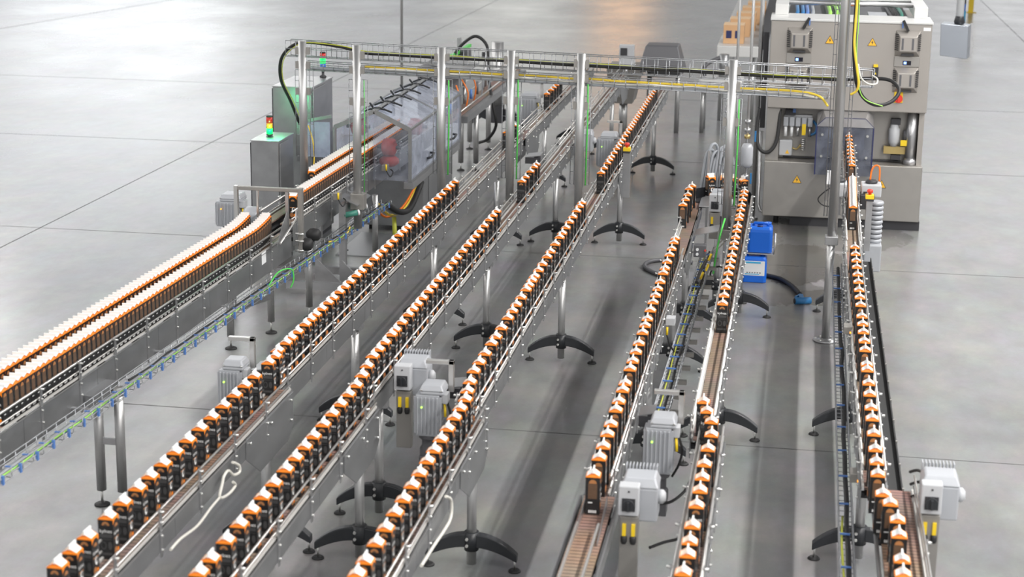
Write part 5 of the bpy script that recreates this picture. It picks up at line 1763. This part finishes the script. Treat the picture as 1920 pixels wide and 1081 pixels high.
# cream looped air hose on the second line
cable('air_hose', 'cream looped air hose hanging on the right plate of the near second line',
      [at(436, 866, X=-2.83), at(448, 872, X=-2.82), at(449, 884, X=-2.82), at(438, 890, X=-2.82), at(428, 882, X=-2.82), at(420, 892, X=-2.82), at(417, 905, X=-2.82), at(412, 932, X=-2.82), at(428, 926, X=-2.82), at(441, 910, X=-2.82), at(437, 903, X=-2.82)],
      .008, 'white_cable', 6, cat='hose')
cable('air_hose', 'cream air hose trailing down from the loop to the floor left of the third line',
      [at(412, 932, X=-2.82), at(395, 952, X=-2.80), at(370, 985, X=-2.78), at(338, 1010, X=-2.76), at(320, 1030, X=-2.76)], .007, 'white_cable', 6, cat='hose')
cable('air_hose', 'cream air hose hooked on the right plate of the near fourth line',
      [at(836, 930, X=-1.61), at(846, 938, X=-1.60), at(845, 970, X=-1.60), at(832, 995, X=-1.60), at(815, 1020, X=-1.60), at(790, 1060, X=-1.6)], .008, 'white_cable', 6, cat='hose')
cable('black_lead', 'thin black lead between the switch column and the sixth line', [at(1228, 945, z=.62), at(1258, 940, z=.6), at(1285, 918, z=.6), at(1300, 885, z=.66)], .008, 'rubber', 6)
cable('black_lead', 'lower thin black lead crossing below the front switch column', [at(1218, 1026, z=.5), at(1245, 1016, z=.5), at(1275, 1008, z=.5), at(1292, 990, z=.56)], .008, 'rubber', 6)
for k, (z1_, lb) in enumerate(((.93, 'top'), (.90, 'middle'), (.87, 'lowest'))):
    cable('black_lead', '%s black lead arching to the switch column right of the rightmost line' % lb,
          [Vector((.66, 8.75 - .1 * k, z1_)), Vector((.70, 8.6 - .08 * k, z1_ + .06)), Vector((.75, 8.4, z1_ + .05))], .008, 'rubber', 6)

# ------------------------------------------------------------------ hanging terminal and background on the right
BY = 24
r = thing('hanging_panel', 'pale steel control panel hanging from a white arm, right of the machine', 'control panel', (2.0, BY, 1.3))
cpts = [at(1764, 44, Y=BY), at(1816, 49, Y=BY), at(1813, 111, Y=BY), at(1762, 104, Y=BY)]
dv = Vector((.06, .30, 0))
b = MB()
b.hexa([cpts[3], cpts[2], cpts[2] + dv, cpts[3] + dv, cpts[0], cpts[1], cpts[1] + dv, cpts[0] + dv])
bd = b.build('housing', M['box_grey'], r, bevel=.006)
b = MB()
b.hexa([cpts[2] + dv + Vector((-.01, 0, -.01)), cpts[2] + dv + Vector((.03, 0, -.01)), cpts[2] + dv + Vector((.03, .02, -.01)), cpts[2] + dv + Vector((-.01, .02, -.01)),
        cpts[1] + dv + Vector((-.01, 0, .01)), cpts[1] + dv + Vector((.03, 0, .01)), cpts[1] + dv + Vector((.03, .02, .01)), cpts[1] + dv + Vector((-.01, .02, .01))])
b.build('rear_flange', M['steel'], bd)
pc = (cpts[0] + cpts[1]) / 2 + dv * .5 + Vector((.04, 0, 0))
MB().cyl(pc + Vector((0, 0, .09)), pc + Vector((0, 0, 2.4)), .052, n=18).build('arm', M['white'], r)
MB().lathe(pc, pc + Vector((0, 0, .10)), [(.062, 0), (.072, .3), (.06, .8), (.056, 1)], 18).build('swivel', M['black'], r)
p = at(1820, 24, z=0)
r = thing('bollard', 'yellow post standing on the far floor at the top right', 'post', tuple(p))
MB().box(p.x - .06, p.x + .06, p.y, p.y + .12, .01, 1.4).build('post', M['yellow'], r, bevel=.01)
MB().box(p.x - .10, p.x + .13, p.y - .05, p.y + .17, 0, .012).build('floor_plate', M['yellow'], r)
p = at(1804, 42, z=0)
r = thing('blue_stand', 'blue device standing left of the yellow post', 'device', tuple(p))
MB().box(p.x - .05, p.x + .07, p.y, p.y + .15, 0, .26).build('base', M['label2'], r, bevel=.01)
MB().box(p.x - .06, p.x + .06, p.y, p.y + .15, .26, .42).build('body', M['blue'], r, bevel=.01)
MB().box(p.x - .04, p.x + .06, p.y, p.y + .15, .42, .9).build('head', M['dark'], r, bevel=.01)

# cardboard cases on a far conveyor
r = thing('case_conveyor', 'pale distant conveyor carrying cardboard cases', 'conveyor', (-1.0, 27, 0))
MB().box(-1.22, -.62, 25.9, 34, .98, 1.14).build('frame', M['lid'], r, bevel=.01)
MB().box(-.62, -.50, 25.9, 34, 1.1, 1.3).build('side_chain', M['dark'], r)
for (x, y) in ((-1.15, 26.2), (-.7, 26.2), (-1.15, 30), (-.7, 30)):
    MB().cyl((x, y, 0), (x, y, 1.0), .04, n=10).build('leg', M['pole'], r)
for k in range(5):
    x = -1.0 + k * .055
    y = 26.2 + k * .95
    rr_ = thing('cardboard_case', ['nearest cardboard case with two dark printed squares on the far conveyor', 'second cardboard case on the far conveyor',
                                   'third cardboard case on the far conveyor', 'fourth cardboard case on the far conveyor', 'farthest cardboard case on the far conveyor'][k], 'box', (x, y, 1.14), 'cardboard cases')
    MB().box(x - .15, x + .15, y, y + .38, 1.141, 1.41).build('carton', M['card'], rr_, bevel=.004)
    MB().box(x - .151, x + .151, y - .001, y + .381, 1.41, 1.416).build('lid', M['card_top'], rr_)
    if k == 0:
        MB().box(x - .11, x - .03, y - .003, y - .001, 1.22, 1.33).build('print', M['navy'], rr_)
        MB().box(x + .02, x + .09, y - .003, y - .001, 1.22, 1.33).build('print', M['navy'], rr_)
r = thing('filling_nozzle_stand', 'blurred pale steel stand with bent arm before the cardboard cases', 'machine', (-1.2, 25, 0))
MB().box(-1.42, -.80, 24.9, 25.5, .62, .78).build('table', M['lid'], r, bevel=.03)
MB().cyl((-1.08, 25.2, .78), (-1.08, 25.2, 1.1), .07, n=14).build('column', M['plate'], r)
MB().tube([(-1.08, 25.2, 1.07), (-1.25, 25.15, 1.0), (-1.34, 25.1, .93), (-1.34, 25.1, .80)], .03, 8, 0, 4).build('arm', M['motor_dark'], r)
for (x, y) in ((-1.35, 25.0), (-.88, 25.0), (-1.35, 25.4), (-.88, 25.4)):
    MB().cyl((x, y, 0), (x, y, .64), .03, n=10).build('leg', M['pole'], r)

# ------------------------------------------------------------------ light
w = D.worlds.new('hall')
bpy.context.scene.world = w
w.use_nodes = True
N, L = w.node_tree.nodes, w.node_tree.links
bg = N['Background']
tc = N.new('ShaderNodeTexCoord')
sep = N.new('ShaderNodeSeparateXYZ')
L.new(tc.outputs['Generated'], sep.inputs['Vector'])
cr = N.new('ShaderNodeValToRGB')
e = cr.color_ramp.elements
e[0].position = 0.0
e[0].color = (.80, .82, .85, 1)
e[1].position = 1.0
e[1].color = (.20, .20, .205, 1)
for pos, c in ((.10, (1.35, 1.34, 1.31, 1)), (.15, (.85, .87, .89, 1)), (.22, (.55, .555, .57, 1)), (.55, (.34, .345, .35, 1))):
    k = e.new(pos)
    k.color = c
L.new(sep.outputs['Z'], cr.inputs['Fac'])
prev = cr.outputs['Color']
# bright openings and lit bays of the hall; broad side glows added as fill
for (d, cosw, col) in (((-.37, .93, .10), .9965, (2.4, 2.5, 2.6)), ((-.32, .94, .13), .998, (2.4, 2.5, 2.5)), ((-.16, .98, .11), .9985, (2.4, 2.4, 2.2)),
                       ((-.10, .99, .09), .9997, (9, 4.5, 1.5)), ((-.40, .90, .18), .996, (.9, .95, 1.0)), ((-.24, .97, .09), .998, (1.1, 1.15, 1.2)),
                       ((.12, .98, .13), .994, (.8, .82, .85)), ((-.48, .85, .22), .955, (.85, .88, .92)), ((.22, .95, .20), .96, (.85, .85, .86))):
    vd = N.new('ShaderNodeVectorMath'); vd.operation = 'DOT_PRODUCT'
    vd.inputs[1].default_value = Vector(d).normalized()
    L.new(tc.outputs['Generated'], vd.inputs[0])
    mr = N.new('ShaderNodeMapRange'); mr.interpolation_type = 'SMOOTHSTEP'
    mr.inputs['From Min'].default_value = cosw
    mr.inputs['From Max'].default_value = 1.0
    L.new(vd.outputs['Value'], mr.inputs['Value'])
    mx = N.new('ShaderNodeMix'); mx.data_type = 'RGBA'; mx.blend_type = 'ADD'
    mx.inputs['B'].default_value = col + (1,)
    L.new(mr.outputs['Result'], mx.inputs['Factor'])
    L.new(prev, mx.inputs['A'])
    prev = mx.outputs['Result']
L.new(prev, bg.inputs['Color'])
bg.inputs['Strength'].default_value = 0.62


def lamp_or_fill_row(x, y0, y1, z, wid, power, col=(1, .98, .95)):
    ld = D.lights.new('lamp_or_fill_row', 'AREA')
    ld.shape = 'RECTANGLE'
    ld.size = wid
    ld.size_y = y1 - y0
    ld.energy = power
    ld.color = col
    o = D.objects.new('ceiling_lamp_or_fill', ld)
    COL.objects.link(o)
    o.location = (x, (y0 + y1) / 2, z)
    return o


lamp_or_fill_row(4.9, -6, 24, 8.5, .22, 3000)
lamp_or_fill_row(11.5, -4, 26, 8.5, .5, 1700)
lamp_or_fill_row(-11, -4, 40, 8.5, .5, 1150)
lamp_or_fill_row(-19, -4, 40, 9, .5, 2900)
front_fill = lamp_or_fill_row(0, -1, 1, 8.0, 12, 330)  # unseen fill added to whiten the far cartons, not a hall lamp
front_fill.location = (-1, 3, 9)
front_fill.rotation_euler = (math.radians(40), 0, 0)
front_fill = lamp_or_fill_row(0, -1, 1, 8.0, 16, 480)  # fill light added behind the camera to lift faces turned toward it
front_fill.location = (-1, -9, 7.5)
front_fill.rotation_euler = (math.radians(62), 0, 0)


def glow(x, y, z, power, col):
    ld = D.lights.new('tower_glow', 'POINT')
    ld.energy = power
    ld.color = col
    ld.shadow_soft_size = .03
    o = D.objects.new('signal_glow', ld)
    COL.objects.link(o)
    o.location = (x, y, z)


glow(-4.97, 16.13, 1.30, 1.6, (.1, 1, .4))
glow(-5.02, 16.62, 1.46, 1.6, (.1, 1, .4))

# ------------------------------------------------------------------ camera
cd = D.cameras.new('camera')
co = D.objects.new('camera', cd)
COL.objects.link(co)
m4 = Matrix(((RM[0][0], -RM[0][1], -RM[0][2], 0), (RM[1][0], -RM[1][1], -RM[1][2], 0), (RM[2][0], -RM[2][1], -RM[2][2], 0), (0, 0, 0, 1)))
co.matrix_world = Matrix.Translation(CAM) @ m4
cd.sensor_fit = 'HORIZONTAL'
cd.sensor_width = 36
cd.lens = 36 * F / 1920
cd.clip_end = 300
cd.dof.use_dof = True
cd.dof.focus_distance = 14.0
cd.dof.aperture_fstop = 2.8
sc = bpy.context.scene
sc.camera = co
sc.view_settings.view_transform = 'Standard'
sc.view_settings.look = 'None'
sc.view_settings.gamma = 1
sc.view_settings.use_curve_mapping = False
sc.view_settings.exposure = 0.12
for o in D.objects:
    if '_o' in o:
        del o['_o']
